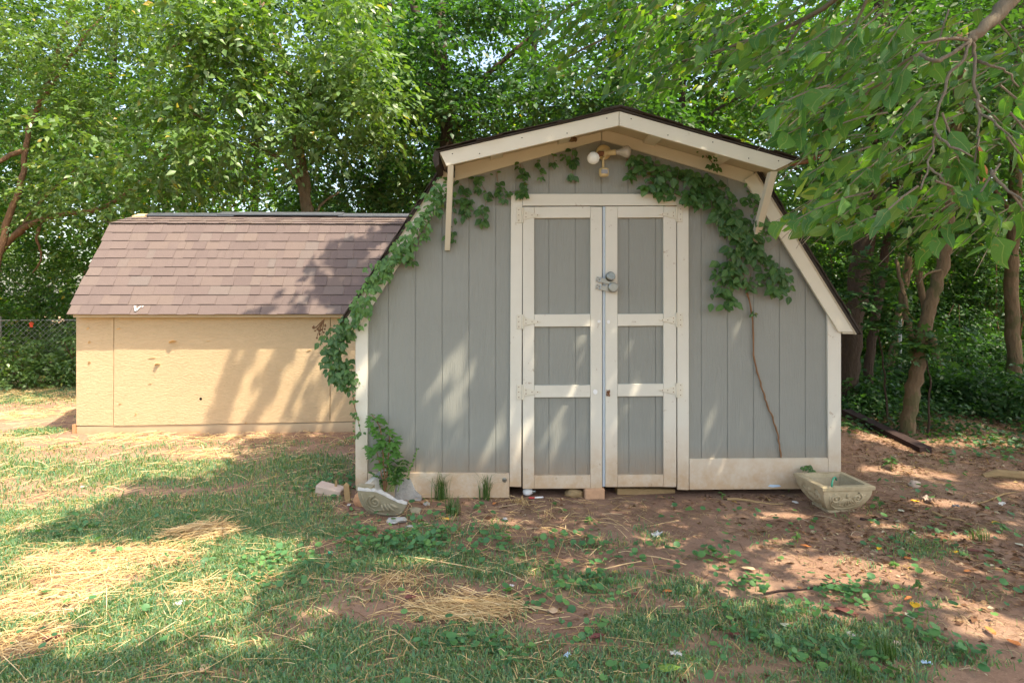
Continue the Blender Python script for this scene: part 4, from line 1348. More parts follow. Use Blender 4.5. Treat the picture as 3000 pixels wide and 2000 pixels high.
LV = ((1305, 1525, .075, .05, 'yellow_leaf', 'bright yellow fallen leaf below the broken planter', 41), (2680, 1780, .085, .055, 'yellow_leaf', 'large bright yellow leaf on the clay at lower right', 42),
      (1960, 1970, .13, .07, 'green_leaf', 'big green fallen leaf at the bottom edge', 43), (2190, 1672, .10, .05, 'tan_leaf', 'folded tan leaf with yellow edge on the clay', 44),
      (2665, 1810, .07, .05, 'pale_leaf', 'pale whitish leaf beside the large yellow leaf', 45), (2480, 1800, .13, .06, 'red_leaf', 'dark red brown leaf among the violets', 46),
      (2300, 1838, .06, .05, 'pale_leaf', 'cream leaf lying on the violets', 47), (1745, 1873, .10, .04, 'red_leaf', 'dark purple red leaf in the grass at bottom centre', 48),
      (1205, 1755, .08, .05, 'red_leaf', 'reddish leaf at the left end of the centre straw pile', 49), (1955, 1738, .06, .035, 'orange_leaf', 'orange brown curled leaf on the grass right of centre', 50),
      (1620, 1795, .07, .06, 'tan_leaf', 'tan triangular leaf in the grass near the centre', 51), (2660, 1640, .05, .04, 'orange_leaf', 'orange leaf standing on the clay right of the sunny patch', 52),
      (2575, 1612, .07, .03, 'yellow_leaf', 'long yellow leaf on the clay below the stone planter', 53), (2360, 1605, .08, .03, 'orange_leaf', 'pale orange leaf on the sunny clay left of the sunny patch', 54),
      (2800, 1622, .06, .03, 'yellow_leaf', 'yellow green leaf on the clay at right', 55), (2855, 1620, .10, .045, 'red_leaf', 'red leaf on the clay at the far right', 56),
      (2835, 1678, .06, .03, 'orange_leaf', 'narrow orange leaf on the clay at right', 57), (2660, 1760, .08, .025, 'orange_leaf', 'salmon coloured leaf just above the large yellow leaf', 58),
      (2900, 1855, .10, .035, 'orange_leaf', 'long orange leaf on the sunny clay at lower right', 59), (2970, 1890, .07, .04, 'orange_leaf', 'curled orange leaf at the right edge', 60),
      (2915, 1535, .06, .04, 'yellow_leaf', 'yellow leaf at the right edge of the clay', 61), (2680, 1472, .07, .03, 'yellow_leaf', 'amber leaf beside the pale rag', 62),
      (2150, 1868, .09, .04, 'red_leaf', 'brown leaf in the grass below the violets', 63), (570, 1500, .07, .045, 'orange_leaf', 'reddish brown leaf in the grass at left', 64),
      (370, 1615, .09, .05, 'tan_leaf', 'pale tan leaf on the left straw', 65), (245, 1430, .06, .04, 'pale_leaf', 'pale leaf on the sunny grass at left', 66),
      (150, 1875, .08, .04, 'red_leaf', 'red brown leaf on the straw at lower left', 67), (600, 1965, .07, .05, 'tan_leaf', 'tan leaf in the grass at bottom left', 68),
      (1448, 1479, .07, .03, 'orange_leaf', 'orange leaf beside the right grass clump', 69), (1030, 1497, .09, .04, 'red_leaf', 'dark red leaf in front of the reddish stone', 70),
      (1860, 1748, .05, .04, 'red_leaf', 'dark red brown leaf in the grass under the doors', 71), (1550, 1772, .06, .04, 'red_leaf', 'deep red leaf right of the centre straw pile', 72),
      (2985, 1600, .06, .04, 'pale_leaf', 'pale green leaf at the right edge of the clay', 73), (2640, 1500, .05, .04, 'pale_leaf', 'silvery leaf right of the dark stick', 74))
for px, py, w_, h_, m_, lb, sd in LV:
    scrap(px, py, w_, h_, m_, 'fallen_leaf', lb, 'leaf', sd, .01, 'leaves fallen on the yard', .25, True)

# torn dry twig caught under the right end of the roof
rt = random.Random(66)
m = MB()
a, b = P(2315, 482, -.46), P(2450, 442, -.5)
for k in range(7):
    o = Vector((rt.uniform(-.01, .01), rt.uniform(-.02, .02), rt.uniform(-.012, .012)))
    e = a.lerp(b, rt.uniform(.45, 1.0))
    m.tube([a + o, a.lerp(e, .4) + o * 2 - Vector((0, 0, .01)), a.lerp(e, .75) + o * 2.5, e + o], [.006, .007, .004, .002], 5)
tag(m.obj('dry_branch', M['rust']), 'torn reddish brown dry twig caught at the right tip of the grey shed roof', 'branch')
# ------------------------------------------------------------------ where the canopy over the yard is open
# (x, y, rx, ry): places on the ground, along the sun's direction, that the crown leaves open
GAPS = []


def wallgap(px, py, r, Y=0.0, ry=None):
    p = P(px, py, Y)
    kx, ky = SUN.x / SUN.z, SUN.y / SUN.z
    GAPS.append((p.x - kx * (p.z + .1), p.y - ky * (p.z + .1), r, ry or r))


def groundgap(px, py, rx, ry):
    e = E(px, py, rx, ry)
    GAPS.append(e[:4])


for a in ((1330, 1070, .055), (1350, 1130, .05), (1290, 1090, .03), (1375, 1085, .04), (1305, 1190, .03), (1460, 1270, .045), (1540, 1260, .05), (1620, 1250, .05), (1655, 1215, .03), (1850, 1190, .03), (2160, 970, .03), (2230, 1030, .028), (2335, 1040, .035), (2385, 975, .02), (2080, 1230, .03), (2150, 1260, .035), (2030, 1050, .02), (2450, 930, .03), (1060, 1110, .05), (1200, 1280, .03), (1830, 1145, .02), (2070, 1370, .06), (2345, 850, .02)):
    wallgap(*a)
for a in ((2270, 1510, 110, 9), (2420, 1640, 130, 12), (2500, 1665, 150, 22), (2250, 1590, 100, 8), (2620, 1370, 90, 12), (2680, 1385, 90, 9), (2750, 1470, 90, 12), (2800, 1570, 150, 10), (2900, 1830, 130, 30), (2800, 1770, 90, 14), (1900, 1590, 80, 14), (1150, 1650, 90, 10), (700, 1890, 90, 18), (930, 1800, 60, 16), (2980, 1420, 80, 12), (2600, 1540, 60, 8), (1700, 1650, 60, 8), (2560, 1280, 60, 9), (2800, 1290, 120, 12), (2020, 1960, 80, 16), (1480, 1530, 60, 7), (300, 1900, 120, 20)):
    groundgap(*a)


def SHADE(gx, gy):
    """0 open sky .. 1 closed crown"""
    gx = np.asarray(gx); gy = np.asarray(gy)
    wob = .5 * (fbm(gx * 1.3, gy * 1.3, 5, 3) - .5)
    # tan shed and the straw at the left stay sunny
    lim = np.where(gy > 2.38, -2.85, -2.5)
    s_back = sstep(-.25, .35, gx - lim + wob)
    # broken shadow over the tan wall (thin bands) and its roof (ragged)
    band = np.maximum.reduce([1 - sstep(.5, 1.1, np.abs(gx + c_ + .25 * (fbm(gy * 3, gx * 2, 7, 2) - .5)) / w_) for c_, w_ in ((3.05, .15), (2.68, .09), (2.33, .07), (2.08, .16))] + [sstep(-1.9, -1.8, gx)])
    s_wall = band * (.75 + .25 * sstep(.4, .5, fbm(gx * 6, gy * 6, 15, 2)))
    s_roof = sstep(-.2, .5, gx - lim + wob * .8) * sstep(.36, .50, fbm(gx * 4.2, gy * 4.2, 19, 3) + .12 * sstep(-2.3, -1.6, gx))
    s_back = np.where(gy > 2.42, s_roof, np.where(gy > 1.75, s_wall, s_back))
    s_mid = sstep(-.2, .3, gx + 3.0 + wob * 2) * sstep(-.95, -.55, gy + wob * .6)
    s_sun = sstep(-.25, .25, gx + 1.05 + wob * 1.6)
    front = 1 - sstep(-2.25, -1.75, gy + wob * .8)
    s = np.where(gy > .5, s_back, np.maximum(np.maximum(s_mid * (gy <= .5), s_sun), front * .8))
    gap = np.zeros_like(gx)
    nz = fbm(gx * 5.5, gy * 9, 23, 3)
    for a, b, ra, rb in GAPS:
        q = 1.5 if ra == rb else 1.25
        d = ((gx - a) / (ra * q)) ** 2 + ((gy - b) / (rb * q)) ** 2
        gap = np.maximum(gap, 1 - sstep(.6, 1.2, d + (1.4 * (nz - .5) if rb > .06 or ra > .15 else 0)))
    # thinner where the hanging branch at the upper right catches the sun
    thin = np.exp(-(((gx - 1.5) / 1.3) ** 2 + ((gy + 1.5) / .55) ** 2))
    thin = np.maximum(thin, .8 * np.exp(-(((gx - .9) / 1.0) ** 2 + ((gy + .55) / .45) ** 2)) * (gy < .15))
    return np.clip(s, 0, 1) * (1 - gap) * (1 - .6 * thin)


# ================================================================== foliage helpers
# leaf outlines in local (along, across, up); quads are triangles with a repeated use of the midrib
T_SIMPLE = (np.array([[0, 0, 0], [.42, .5, .07], [.5, 0, -.02], [.42, -.5, .07], [1, 0, -.10]], float),
            np.array([[0, 2, 1], [0, 3, 2], [1, 2, 4], [2, 3, 4]]))
_r = [0, .12, .32, .55, .78, 1]
_w = [.02, .30, .5, .46, .26, 0]


def _detailed():
    V = []; F = []; U = []
    for i, (a, b) in enumerate(zip(_r, _w)):
        dz = -.16 * a * a
        V += [[a, b, dz + .10 * b], [a, 0, dz], [a, -b, dz + .10 * b]]
        U += [[.5 + b * .98, a], [.5, a], [.5 - b * .98, a]]
    for i in range(len(_r) - 1):
        k = i * 3
        for s in (0, 1):
            F += [[k + s, k + s + 1, k + s + 4], [k + s, k + s + 4, k + s + 3]]
    return np.array(V), np.array(F), np.array(U)


T_DET = _detailed()
T_DIA = (np.array([[0, 0, 0], [.45, .5, .10], [.45, -.5, .10], [1, 0, -.06]], float), np.array([[0, 3, 1], [0, 2, 3]]))


def _lobed():
    out = []
    for k, (an, r) in enumerate(((-180, .03), (-150, .32), (-118, .42), (-100, .30), (-62, .62), (-48, .60), (-35, .34), (-8, .70), (0, .86), (8, .70), (35, .34), (48, .60), (62, .62), (100, .30), (118, .42), (150, .32))):
        a = R(an)
        out.append([.28 + r * math.cos(a) * .85, r * math.sin(a) * .9, -.08 * r])
    V = np.array([[.28, 0, .03]] + out)
    n = len(out)
    F = np.array([[0, 1 + i, 1 + (i + 1) % n] for i in range(n)])
    return V, F


T_LOBE = _lobed()


def _round():
    V = [[.12, 0, -.05]]
    for k in range(9):
        a = R(200 + 320 / 8 * k) if False else R(-160 + 320 / 8 * k)
        V.append([.5 + .5 * math.cos(a), .52 * math.sin(a), .05 + .04 * (k % 2)])
    F = [[0, 1 + i, 2 + i] for i in range(8)]
    return np.array(V), np.array(F)


T_ROUND = _round()


def norm(a):
    return a / np.maximum(1e-9, np.linalg.norm(a, axis=-1, keepdims=True))


def leaf_arrays(pos, fwd, up, size, width, tm):
    fwd = norm(fwd)
    side = norm(np.cross(up, fwd))
    nn = np.cross(fwd, side)
    T, F = tm[0], tm[1]
    k = len(T); n = len(pos)
    V = (pos[:, None] + size[:, None, None] * (T[None, :, 0:1] * fwd[:, None] + T[None, :, 1:2] * (width[:, None, None] * side[:, None]) + T[None, :, 2:3] * nn[:, None]))
    FF = (F[None] + (np.arange(n) * k)[:, None, None]).reshape(-1, F.shape[1])
    return V.reshape(-1, 3), FF, k


def sprays(rng, P0, D, L, per, droop=.35, spread=.9, flat=.75):
    """leaves set alternately along twigs: returns leaf pos, forward, up arrays"""
    n = len(P0)
    D = norm(D)
    t = (np.arange(per) + .6) / per
    t = np.tile(t, (n, 1)) + rng.uniform(-.5, .5, (n, per)) * (.7 / per)
    side = norm(np.cross(D, np.tile([0, 0, 1.0], (n, 1))) + rng.normal(0, .15, (n, 3)))
    pos = P0[:, None] + D[:, None] * (t * L[:, None])[..., None]
    pos[..., 2] -= droop * (t ** 2) * L[:, None]
    sg = np.where((np.arange(per) % 2) == 0, 1.0, -1.0)[None, :, None]
    f = D[:, None] * (.55 + .3 * t[..., None]) + sg * side[:, None] * spread * rng.uniform(.5, 1.1, (n, per, 1)) + rng.normal(0, .25, (n, per, 3))
    f[..., 2] -= droop * 1.0 * rng.uniform(.3, 1.6, (n, per))
    up = np.array([0, 0, 1.0]) * flat + rng.normal(0, .42, (n, per, 3))
    return pos.reshape(-1, 3), f.reshape(-1, 3), up.reshape(-1, 3)


def twig_tubes(mb, P0, D, L, droop, r, step=1):
    for i in range(0, len(P0), step):
        p = Vector(P0[i]); d = Vector(D[i]).normalized(); l = float(L[i])
        pts = [p + d * (l * f) - Vector((0, 0, droop * f * f * l)) for f in (0, .5, 1)]
        mb.tube(pts, [r, r * .7, r * .35], 3, cap=False)


def crown_mesh(rng, clumps, size, name='crown', m='leaf_mid', width=.55, tw_per_m3=None, per=8, twl=(.35, .7), ntw=40, droop=.35, tm=T_SIMPLE, keep=None, flat=.75):
    P0 = []; D = []; L = []
    for c, r, dens in clumps:
        n = int(ntw * dens)
        u = norm(rng.normal(0, 1, (n, 3)))
        rad = rng.uniform(.15, 1.0, (n, 1)) ** .6
        p = np.array(c)[None] + u * rad * np.array(r)[None]
        d = u + rng.normal(0, .5, (n, 3)); d[:, 2] *= .5
        P0.append(p - norm(d) * .15); D.append(d); L.append(rng.uniform(twl[0], twl[1], n))
    P0 = np.concatenate(P0); D = np.concatenate(D); L = np.concatenate(L)
    if keep is not None:
        k = keep(P0 + norm(D) * (L * .5)[:, None])
        P0, D, L = P0[k], D[k], L[k]
    pos, f, up = sprays(rng, P0, D, L, per, droop, flat=flat)
    n = len(pos)
    sz = size * rng.uniform(.6, 1.25, n)
    V, F, k = leaf_arrays(pos, f, up, sz, np.full(n, width) * rng.uniform(.85, 1.15, n), tm)
    rnd = np.repeat(rng.uniform(0, 1, n), k)
    return npmesh(name, V, F, M[m], {'rnd': rnd}), (P0, D, L)


def path(pts, n=6, wob=.02, rng=None):
    """smooth a polyline"""
    out = []
    pts = [Vector(p) for p in pts]
    for i in range(len(pts) - 1):
        p0 = pts[max(0, i - 1)]; p1 = pts[i]; p2 = pts[i + 1]; p3 = pts[min(len(pts) - 1, i + 2)]
        for k in range(n):
            t = k / n
            q = .5 * ((2 * p1) + (p2 - p0) * t + (2 * p0 - 5 * p1 + 4 * p2 - p3) * t * t + (-p0 + 3 * p1 - 3 * p2 + p3) * t ** 3)
            if rng: q += Vector((rng.uniform(-wob, wob), rng.uniform(-wob, wob), 0))
            out.append(q)
    out.append(pts[-1])
    return out


def limb_mb(pts, r0, r1, rng, seg=9, n=5, wob=.012, mb=None, flare=True):
    p = path(pts, n, wob, rng)
    rad = [r0 + (r1 - r0) * i / (len(p) - 1) for i in range(len(p))]
    if flare:
        rad[0] *= 1.45
        if len(rad) > 2: rad[1] *= 1.18
    mb = mb or MB()
    mb.tube(p, rad, seg, .07, rng)
    return mb


def tree(label, cat, base, trunk, r0, r1, limbs, clumps, leaf, size, bark, seed, group=None, name='tree', **kw):
    """trunk and limbs are world polylines; clumps a list of (centre, radii, density)"""
    rng = np.random.default_rng(seed); pr = random.Random(seed)
    t = thing(name, base, label, cat, group)
    limb_mb(trunk, r0, r1, pr).obj('trunk', M[bark], t, True)
    for pts, a, b in limbs:
        limb_mb(pts, a, b, pr, 7, flare=False).obj('branch', M[bark], t, True)
    if clumps:
        me, (P0, D, L) = crown_mesh(rng, clumps, size, m=leaf, **kw)
        o = link('crown', me, t)
    return t


GRP_BACK = 'trees growing behind the sheds'
V3 = Vector


def fill(rng, n, x, y, z, r=(.9, .8, .6), dens=1.0):
    """clump centres spread through a box, sizes varied"""
    out = []
    for _ in range(n):
        k = rng.uniform(.75, 1.25)
        out.append(((rng.uniform(*x), rng.uniform(*y), rng.uniform(*z)), (r[0] * k, r[1] * k, r[2] * k), dens))
    return out


def from_px(rng, L, r=(.8, .8, .6), dens=1.0, jit=.25):
    out = []
    for px, py, Y in L:
        c = P(px, py, Y)
        k = rng.uniform(.8, 1.2)
        out.append(((c.x + rng.uniform(-jit, jit), c.y + rng.uniform(-jit, jit) * 2, c.z + rng.uniform(-jit, jit)), (r[0] * k, r[1] * k, r[2] * k), dens))
    return out


# ================================================================== trees behind the tan shed
rg = random.Random(101)
# far left: light feathery tree in full sun, curved brown trunk
Y1 = 5.2
b = P(-40, 1150, Y1)
tr = [V3((b.x, Y1, 0)), P(-15, 820, Y1), P(20, 660, Y1), P(55, 560, Y1), P(72, 470, Y1), P(85, 380, Y1), P(150, 220, Y1), P(200, 60, Y1 + .2), P(260, -160, Y1 + .2)]
tr[0].z = 0
lm = [([P(72, 440, Y1), P(30, 455, Y1 - .1), P(-20, 480, Y1 - .2), P(-120, 470, Y1 - .3)], .045, .02),
      ([P(100, 330, Y1), P(160, 240, Y1 - .2), P(240, 120, Y1 - .3), P(330, 20, Y1)], .04, .015)]
cl = from_px(rg, [(x + rg.uniform(-60, 60), y + rg.uniform(-50, 50), Y1 + rg.uniform(-1.0, .4)) for x in range(-250, 420, 105) for y in range(-160, 420, 105)], (.55, .5, .4))
cl += from_px(rg, [(x + rg.uniform(-60, 60), y, Y1 + rg.uniform(-.6, .6)) for x in range(-200, 330, 110) for y in (480, 560, 640)], (.5, .5, .35), .45)
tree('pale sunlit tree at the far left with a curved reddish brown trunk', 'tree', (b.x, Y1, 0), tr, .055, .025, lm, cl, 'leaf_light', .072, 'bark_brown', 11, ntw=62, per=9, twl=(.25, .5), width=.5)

# left: dark limb sweeping up to the right behind the roof corner
Y2 = 6.0
b = P(-120, 1150, Y2)
tr = [V3((b.x, Y2, 0)), P(-90, 900, Y2), P(0, 740, Y2), P(70, 670, Y2), P(150, 635, Y2), P(230, 622, Y2), P(290, 612, Y2), P(380, 560, Y2), P(520, 430, Y2 + .3)]
tr[0].z = 0
lm = [([P(120, 650, Y2), P(108, 700, Y2), P(122, 750, Y2 + .1), P(95, 800, Y2 + .2)], .03, .008), ([P(40, 690, Y2), P(150, 560, Y2 + .3), P(260, 470, Y2 + .5)], .04, .012)]
cl = from_px(rg, [(x + rg.uniform(-70, 70), y + rg.uniform(-40, 40), Y2 + rg.uniform(-.2, 1.4)) for x in range(-200, 700, 110) for y in range(330, 680, 95)], (.6, .6, .4), .8)
cl += from_px(rg, [(x + rg.uniform(-60, 60), y + rg.uniform(-40, 40), Y2 + rg.uniform(.2, 1.2)) for x in range(-150, 330, 95) for y in range(700, 960, 75)], (.55, .5, .4), .55)
tree('tree with a low dark limb sweeping right above the left corner of the tan roof', 'tree', (b.x, Y2, 0), tr, .066, .025, lm, cl, 'leaf_mid', .09, 'bark_brown', 12, ntw=66, per=8, twl=(.3, .55))

# centre left: broad pale leaves on arching sprays, forked trunk above the tan ridge
Y3 = 4.9
b = P(905, 1150, Y3)
tr = [V3((b.x, Y3, 0)), P(912, 800, Y3), P(903, 640, Y3), P(895, 590, Y3), P(890, 520, Y3), P(868, 400, Y3), P(862, 330, Y3), P(855, 230, Y3), P(800, 100, Y3), P(740, -60, Y3)]
tr[0].z = 0
lm = [([P(903, 625, Y3), P(885, 560, Y3 - .1), P(862, 510, Y3 - .2), P(820, 465, Y3 - .3), P(760, 430, Y3 - .4), P(690, 400, Y3 - .6), P(560, 330, Y3 - .8)], .05, .012),
      ([P(915, 640, Y3), P(945, 595, Y3 + .1), P(1000, 560, Y3 + .2)], .03, .01),
      ([P(862, 330, Y3), P(930, 250, Y3 - .3), P(1010, 190, Y3 - .6), P(1090, 150, Y3 - .8)], .04, .012),
      ([P(855, 230, Y3), P(740, 160, Y3 - .5), P(620, 110, Y3 - .9), P(500, 140, Y3 - 1.1)], .04, .012)]
cl = from_px(rg, [(x + rg.uniform(-50, 50), y + rg.uniform(-40, 40), Y3 + rg.uniform(-1.5, -.2)) for x in range(430, 1080, 90) for y in range(10, 420, 85) if not (y > 300 and x < 520)], (.5, .5, .28), .95)
cl += from_px(rg, [(x + rg.uniform(-50, 50), y + rg.uniform(-30, 30), Y3 + rg.uniform(-1.1, .3)) for x in range(300, 700, 90) for y in range(430, 600, 70)], (.45, .45, .28), .6)
cl += from_px(rg, [(x, y, Y3 + rg.uniform(-.9, .5)) for x in (960, 1030, 1080, 1120) for y in (300, 380)], (.4, .4, .25), .6)
tree('tree with arching sprays of broad pale leaves behind the tan shed', 'tree', (b.x, Y3, 0), tr, .11, .04, lm, cl, 'leaf_light', .115, 'bark_tan', 13, ntw=40, per=8, twl=(.35, .65), width=.52, droop=.5)

# centre: tall dark trunk rising behind the left slope of the grey shed
Y4 = 6.2
b = P(1315, 1130, Y4)
tr = [V3((b.x, Y4, 0)), P(1318, 800, Y4), P(1312, 500, Y4), P(1312, 380, Y4), P(1305, 300, Y4), P(1295, 200, Y4), P(1290, 60, Y4), P(1297, -140, Y4)]
tr[0].z = 0
lm = [([P(1312, 380, Y4), P(1270, 310, Y4 - .1), P(1215, 292, Y4 - .3), P(1100, 300, Y4 - .5)], .07, .025),
      ([P(1295, 210, Y4), P(1240, 80, Y4), P(1205, 0, Y4), P(1180, -120, Y4)], .09, .05),
      ([P(1303, 305, Y4), P(1290, 270, Y4 - .6), P(1240, 240, Y4 - 1.0)], .04, .015),
      ([P(1310, 330, Y4), P(1450, 200, Y4 + .2), P(1580, 90, Y4 + .3), P(1700, 0, Y4)], .06, .02),
      ([P(1312, 420, Y4), P(1345, 370, Y4 - .2), P(1400, 345, Y4 - .3)], .035, .012)]
cl = from_px(rg, [(x + rg.uniform(-60, 60), y + rg.uniform(-40, 40), Y4 + rg.uniform(-1.2, .3)) for x in range(1090, 1900, 100) for y in range(0, 400, 90)], (.55, .55, .3), .9)
cl += from_px(rg, [(x + rg.uniform(-50, 50), y + rg.uniform(-40, 40), Y4 + rg.uniform(.2, 1.5)) for x in range(900, 1340, 95) for y in range(400, 640, 75)], (.55, .55, .4), 1.0)
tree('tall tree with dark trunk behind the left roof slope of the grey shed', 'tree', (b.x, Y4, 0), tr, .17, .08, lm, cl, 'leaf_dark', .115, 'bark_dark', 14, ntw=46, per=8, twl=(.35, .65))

# more trees farther back, each with its own crown
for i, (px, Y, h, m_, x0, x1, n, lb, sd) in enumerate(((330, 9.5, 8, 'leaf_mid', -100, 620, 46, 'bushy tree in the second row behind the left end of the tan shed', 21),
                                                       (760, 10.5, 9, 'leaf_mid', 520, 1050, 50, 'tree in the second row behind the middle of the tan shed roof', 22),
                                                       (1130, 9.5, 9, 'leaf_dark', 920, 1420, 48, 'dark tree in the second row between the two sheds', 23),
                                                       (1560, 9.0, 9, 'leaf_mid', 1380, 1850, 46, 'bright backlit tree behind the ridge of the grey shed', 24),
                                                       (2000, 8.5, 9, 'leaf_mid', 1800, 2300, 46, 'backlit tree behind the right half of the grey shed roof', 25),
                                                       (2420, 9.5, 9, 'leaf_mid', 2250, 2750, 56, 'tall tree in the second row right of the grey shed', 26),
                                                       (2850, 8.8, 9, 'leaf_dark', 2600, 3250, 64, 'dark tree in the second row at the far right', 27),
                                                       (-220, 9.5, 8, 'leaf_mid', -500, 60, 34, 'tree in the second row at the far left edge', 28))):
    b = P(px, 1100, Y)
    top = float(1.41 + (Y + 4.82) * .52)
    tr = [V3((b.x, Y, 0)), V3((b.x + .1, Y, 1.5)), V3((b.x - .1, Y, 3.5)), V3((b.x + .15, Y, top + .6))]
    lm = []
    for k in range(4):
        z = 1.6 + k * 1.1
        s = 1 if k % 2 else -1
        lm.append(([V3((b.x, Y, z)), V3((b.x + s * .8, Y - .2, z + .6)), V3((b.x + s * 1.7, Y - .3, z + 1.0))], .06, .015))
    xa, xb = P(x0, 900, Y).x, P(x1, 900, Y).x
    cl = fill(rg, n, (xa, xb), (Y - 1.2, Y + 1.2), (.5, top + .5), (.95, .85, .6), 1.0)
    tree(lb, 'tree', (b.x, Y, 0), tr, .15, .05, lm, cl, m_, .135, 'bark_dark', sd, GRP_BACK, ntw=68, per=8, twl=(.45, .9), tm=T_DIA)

# far edge of the wood, one mass of leaves
rng = np.random.default_rng(300)
cl = []
for _ in range(190):
    x = rg.uniform(-22, 24); y = rg.uniform(15, 21)
    cl.append(((x, y, rg.uniform(.3, 9.5) ** 1.0), (1.5, 1.2, .9), 1.0))
me, _q = crown_mesh(rng, cl, .31, 'far_wood', 'leaf_mid', ntw=60, per=7, tm=T_DIA, twl=(.8, 1.5), keep=lambda p: (fbm(p[:, 0] * .8, p[:, 2] * .9, 8, 3) > .43) | (p[:, 2] < 1.2))
tag(link('far_wood', me), 'far edge of the wood behind the trees', kind='stuff')

# ================================================================== trunks at the right
tk = lambda L, Y: [P(a, c, Y) for a, c in L]


def rtree(lb, pts, Y, r0, r1, bark, seed, limbs=(), cl=(), leaf='leaf_dark', size=.10, **kw):
    p = tk(pts, Y)
    p[0].z = float(gz(p[0].x, p[0].y)) - .05
    tree(lb, 'tree', p[0], p, r0, r1, [([P(*q) for q in l], a, b_) for l, a, b_ in limbs], list(cl), leaf, size, bark, seed, **kw)


up_cl = lambda x0, x1, Y, z0, z1, n, d=.8: fill(rg, n, (P(x0, 500, Y).x, P(x1, 500, Y).x), (Y - .8, Y + .9), (z0, z1), (.75, .7, .4), d)
rtree('thick black barked trunk just behind the right corner of the grey shed', [(2478, 1220), (2482, 1100), (2497, 950), (2520, 800), (2545, 620), (2560, 400), (2580, 150), (2600, -150)], 2.6, .135, .09, 'bark_dark', 41,
      [([(2545, 600, 2.6), (2620, 450, 2.4), (2700, 330, 2.2)], .05, .02)], up_cl(2300, 2800, 2.9, 3.2, 5.6, 16), ntw=52, per=8, tm=T_DIA)
rtree('slim dark trunk leaning right behind the black trunk', [(2535, 1215), (2545, 1080), (2562, 940), (2585, 800), (2605, 650), (2640, 420), (2680, 100)], 2.9, .06, .045, 'bark_dark', 42, (), up_cl(2500, 2800, 3.2, 2.2, 4.6, 9, .8), ntw=52, per=8, tm=T_DIA)
rtree('pale crooked trunk between the slim dark trunk and the forked tan trunk', [(2585, 1150), (2598, 1100), (2625, 990), (2640, 900), (2655, 800), (2668, 700), (2670, 600), (2720, 420), (2740, 200)], 4.4, .065, .04, 'bark_tan', 43,
      [([(2650, 830, 4.4), (2690, 760, 4.5), (2710, 690, 4.6)], .03, .012)], up_cl(2450, 2900, 4.6, 2.4, 5.2, 12), leaf='leaf_mid', ntw=52, per=8, tm=T_DIA)
rtree('forked tan trunk rising from the ground ivy at the right', [(2655, 1305), (2665, 1200), (2685, 1090), (2700, 1000), (2712, 940), (2735, 860), (2760, 780), (2775, 690), (2782, 560), (2800, 380), (2820, 100)], 1.35, .072, .05, 'bark_tan', 44,
      [([(2693, 1045, 1.35), (2672, 985, 1.38), (2655, 920, 1.42), (2645, 850, 1.5), (2625, 760, 1.6)], .035, .016), ([(2760, 790, 1.35), (2720, 800, 1.2), (2690, 830, 1.1)], .016, .006)],
      up_cl(2500, 3050, 1.7, 2.7, 4.6, 13, .9), ntw=52, per=8, tm=T_DIA)
rtree('thin slanting trunk right of the forked tan trunk', [(2770, 1170), (2755, 1090), (2738, 1020), (2725, 960), (2700, 860), (2690, 760)], 3.9, .062, .04, 'bark_tan', 45, (), (), 'leaf_mid')
rtree('mottled tan trunk standing at the right edge', [(2978, 1180), (2972, 1080), (2966, 950), (2962, 800), (2970, 650), (2975, 500), (2990, 250), (3000, -60)], 3.2, .088, .07, 'bark_tan', 46,
      [([(2970, 640, 3.2), (2900, 540, 3.2), (2820, 480, 3.1)], .035, .012)], up_cl(2750, 3200, 3.4, 2.6, 5.2, 14), ntw=52, per=8, tm=T_DIA)
# leaning dead stems in the brush at the right edge
for a, c_, r, lb in ((P(2900, 1095, 3.4), P(2945, 1150, 3.2), .035, 'short broken stump leaning in the brush beside the right edge trunk'), (P(2995, 1200, 2.6), P(2962, 1255, 2.4), .03, 'leaning dead branch stub at the lower right of the wood')):
    c_.z = float(gz(c_.x, c_.y)) - .03
    tag(limb_mb([c_, c_.lerp(a, .5), a], r, r * .9, random.Random(5), 8, 3).obj('tree_stump', M['bark_brown'], None, True), lb, 'stump')

# maple saplings with lobed leaves beside the right wall
rng = np.random.default_rng(61)
for i, (pts, Y, cls, lb, sd) in enumerate((([(2600, 1240), (2592, 1100), (2570, 960), (2560, 820)], 1.7, [(2540, 870, 1.6), (2580, 800, 1.7), (2510, 820, 1.8), (2600, 900, 1.6), (2480, 880, 1.75), (2560, 950, 1.6), (2620, 830, 1.7), (2520, 760, 1.8)], 'dark green maple sapling beside the right roof edge of the grey shed', 62),
                                           ([(2720, 1280), (2725, 1150), (2715, 1050), (2700, 950)], 1.3, [(2690, 980, 1.2), (2740, 1010, 1.2), (2660, 960, 1.2), (2780, 990, 1.3), (2650, 1000, 1.2)], 'low maple sapling in front of the forked tan trunk', 63),
                                           ([(2700, 700), (2720, 660), (2740, 600)], 2.2, [(2650, 700, 2.0), (2700, 640, 2.1), (2780, 660, 2.2), (2850, 640, 2.2), (2620, 640, 2.0), (2880, 720, 2.3), (2760, 590, 2.2)], 'spray of maple leaves hanging between the right hand trunks', 64))):
    p = tk(pts, Y)
    if i < 2: p[0].z = float(gz(p[0].x, p[0].y))
    cl = from_px(rg, cls, (.26, .22, .16), 1.0, .04)
    t = thing('maple_sapling', p[0], lb, 'sapling')
    limb_mb(p, .012, .005, rg, 6, flare=False).obj('stem', M['bark_dark'], t)
    me, _q = crown_mesh(np.random.default_rng(sd), cl, .095, 'foliage', 'leaf_dark', .95, per=4, twl=(.12, .25), ntw=11, tm=T_LOBE, flat=1.2)
    link('foliage', me, t)

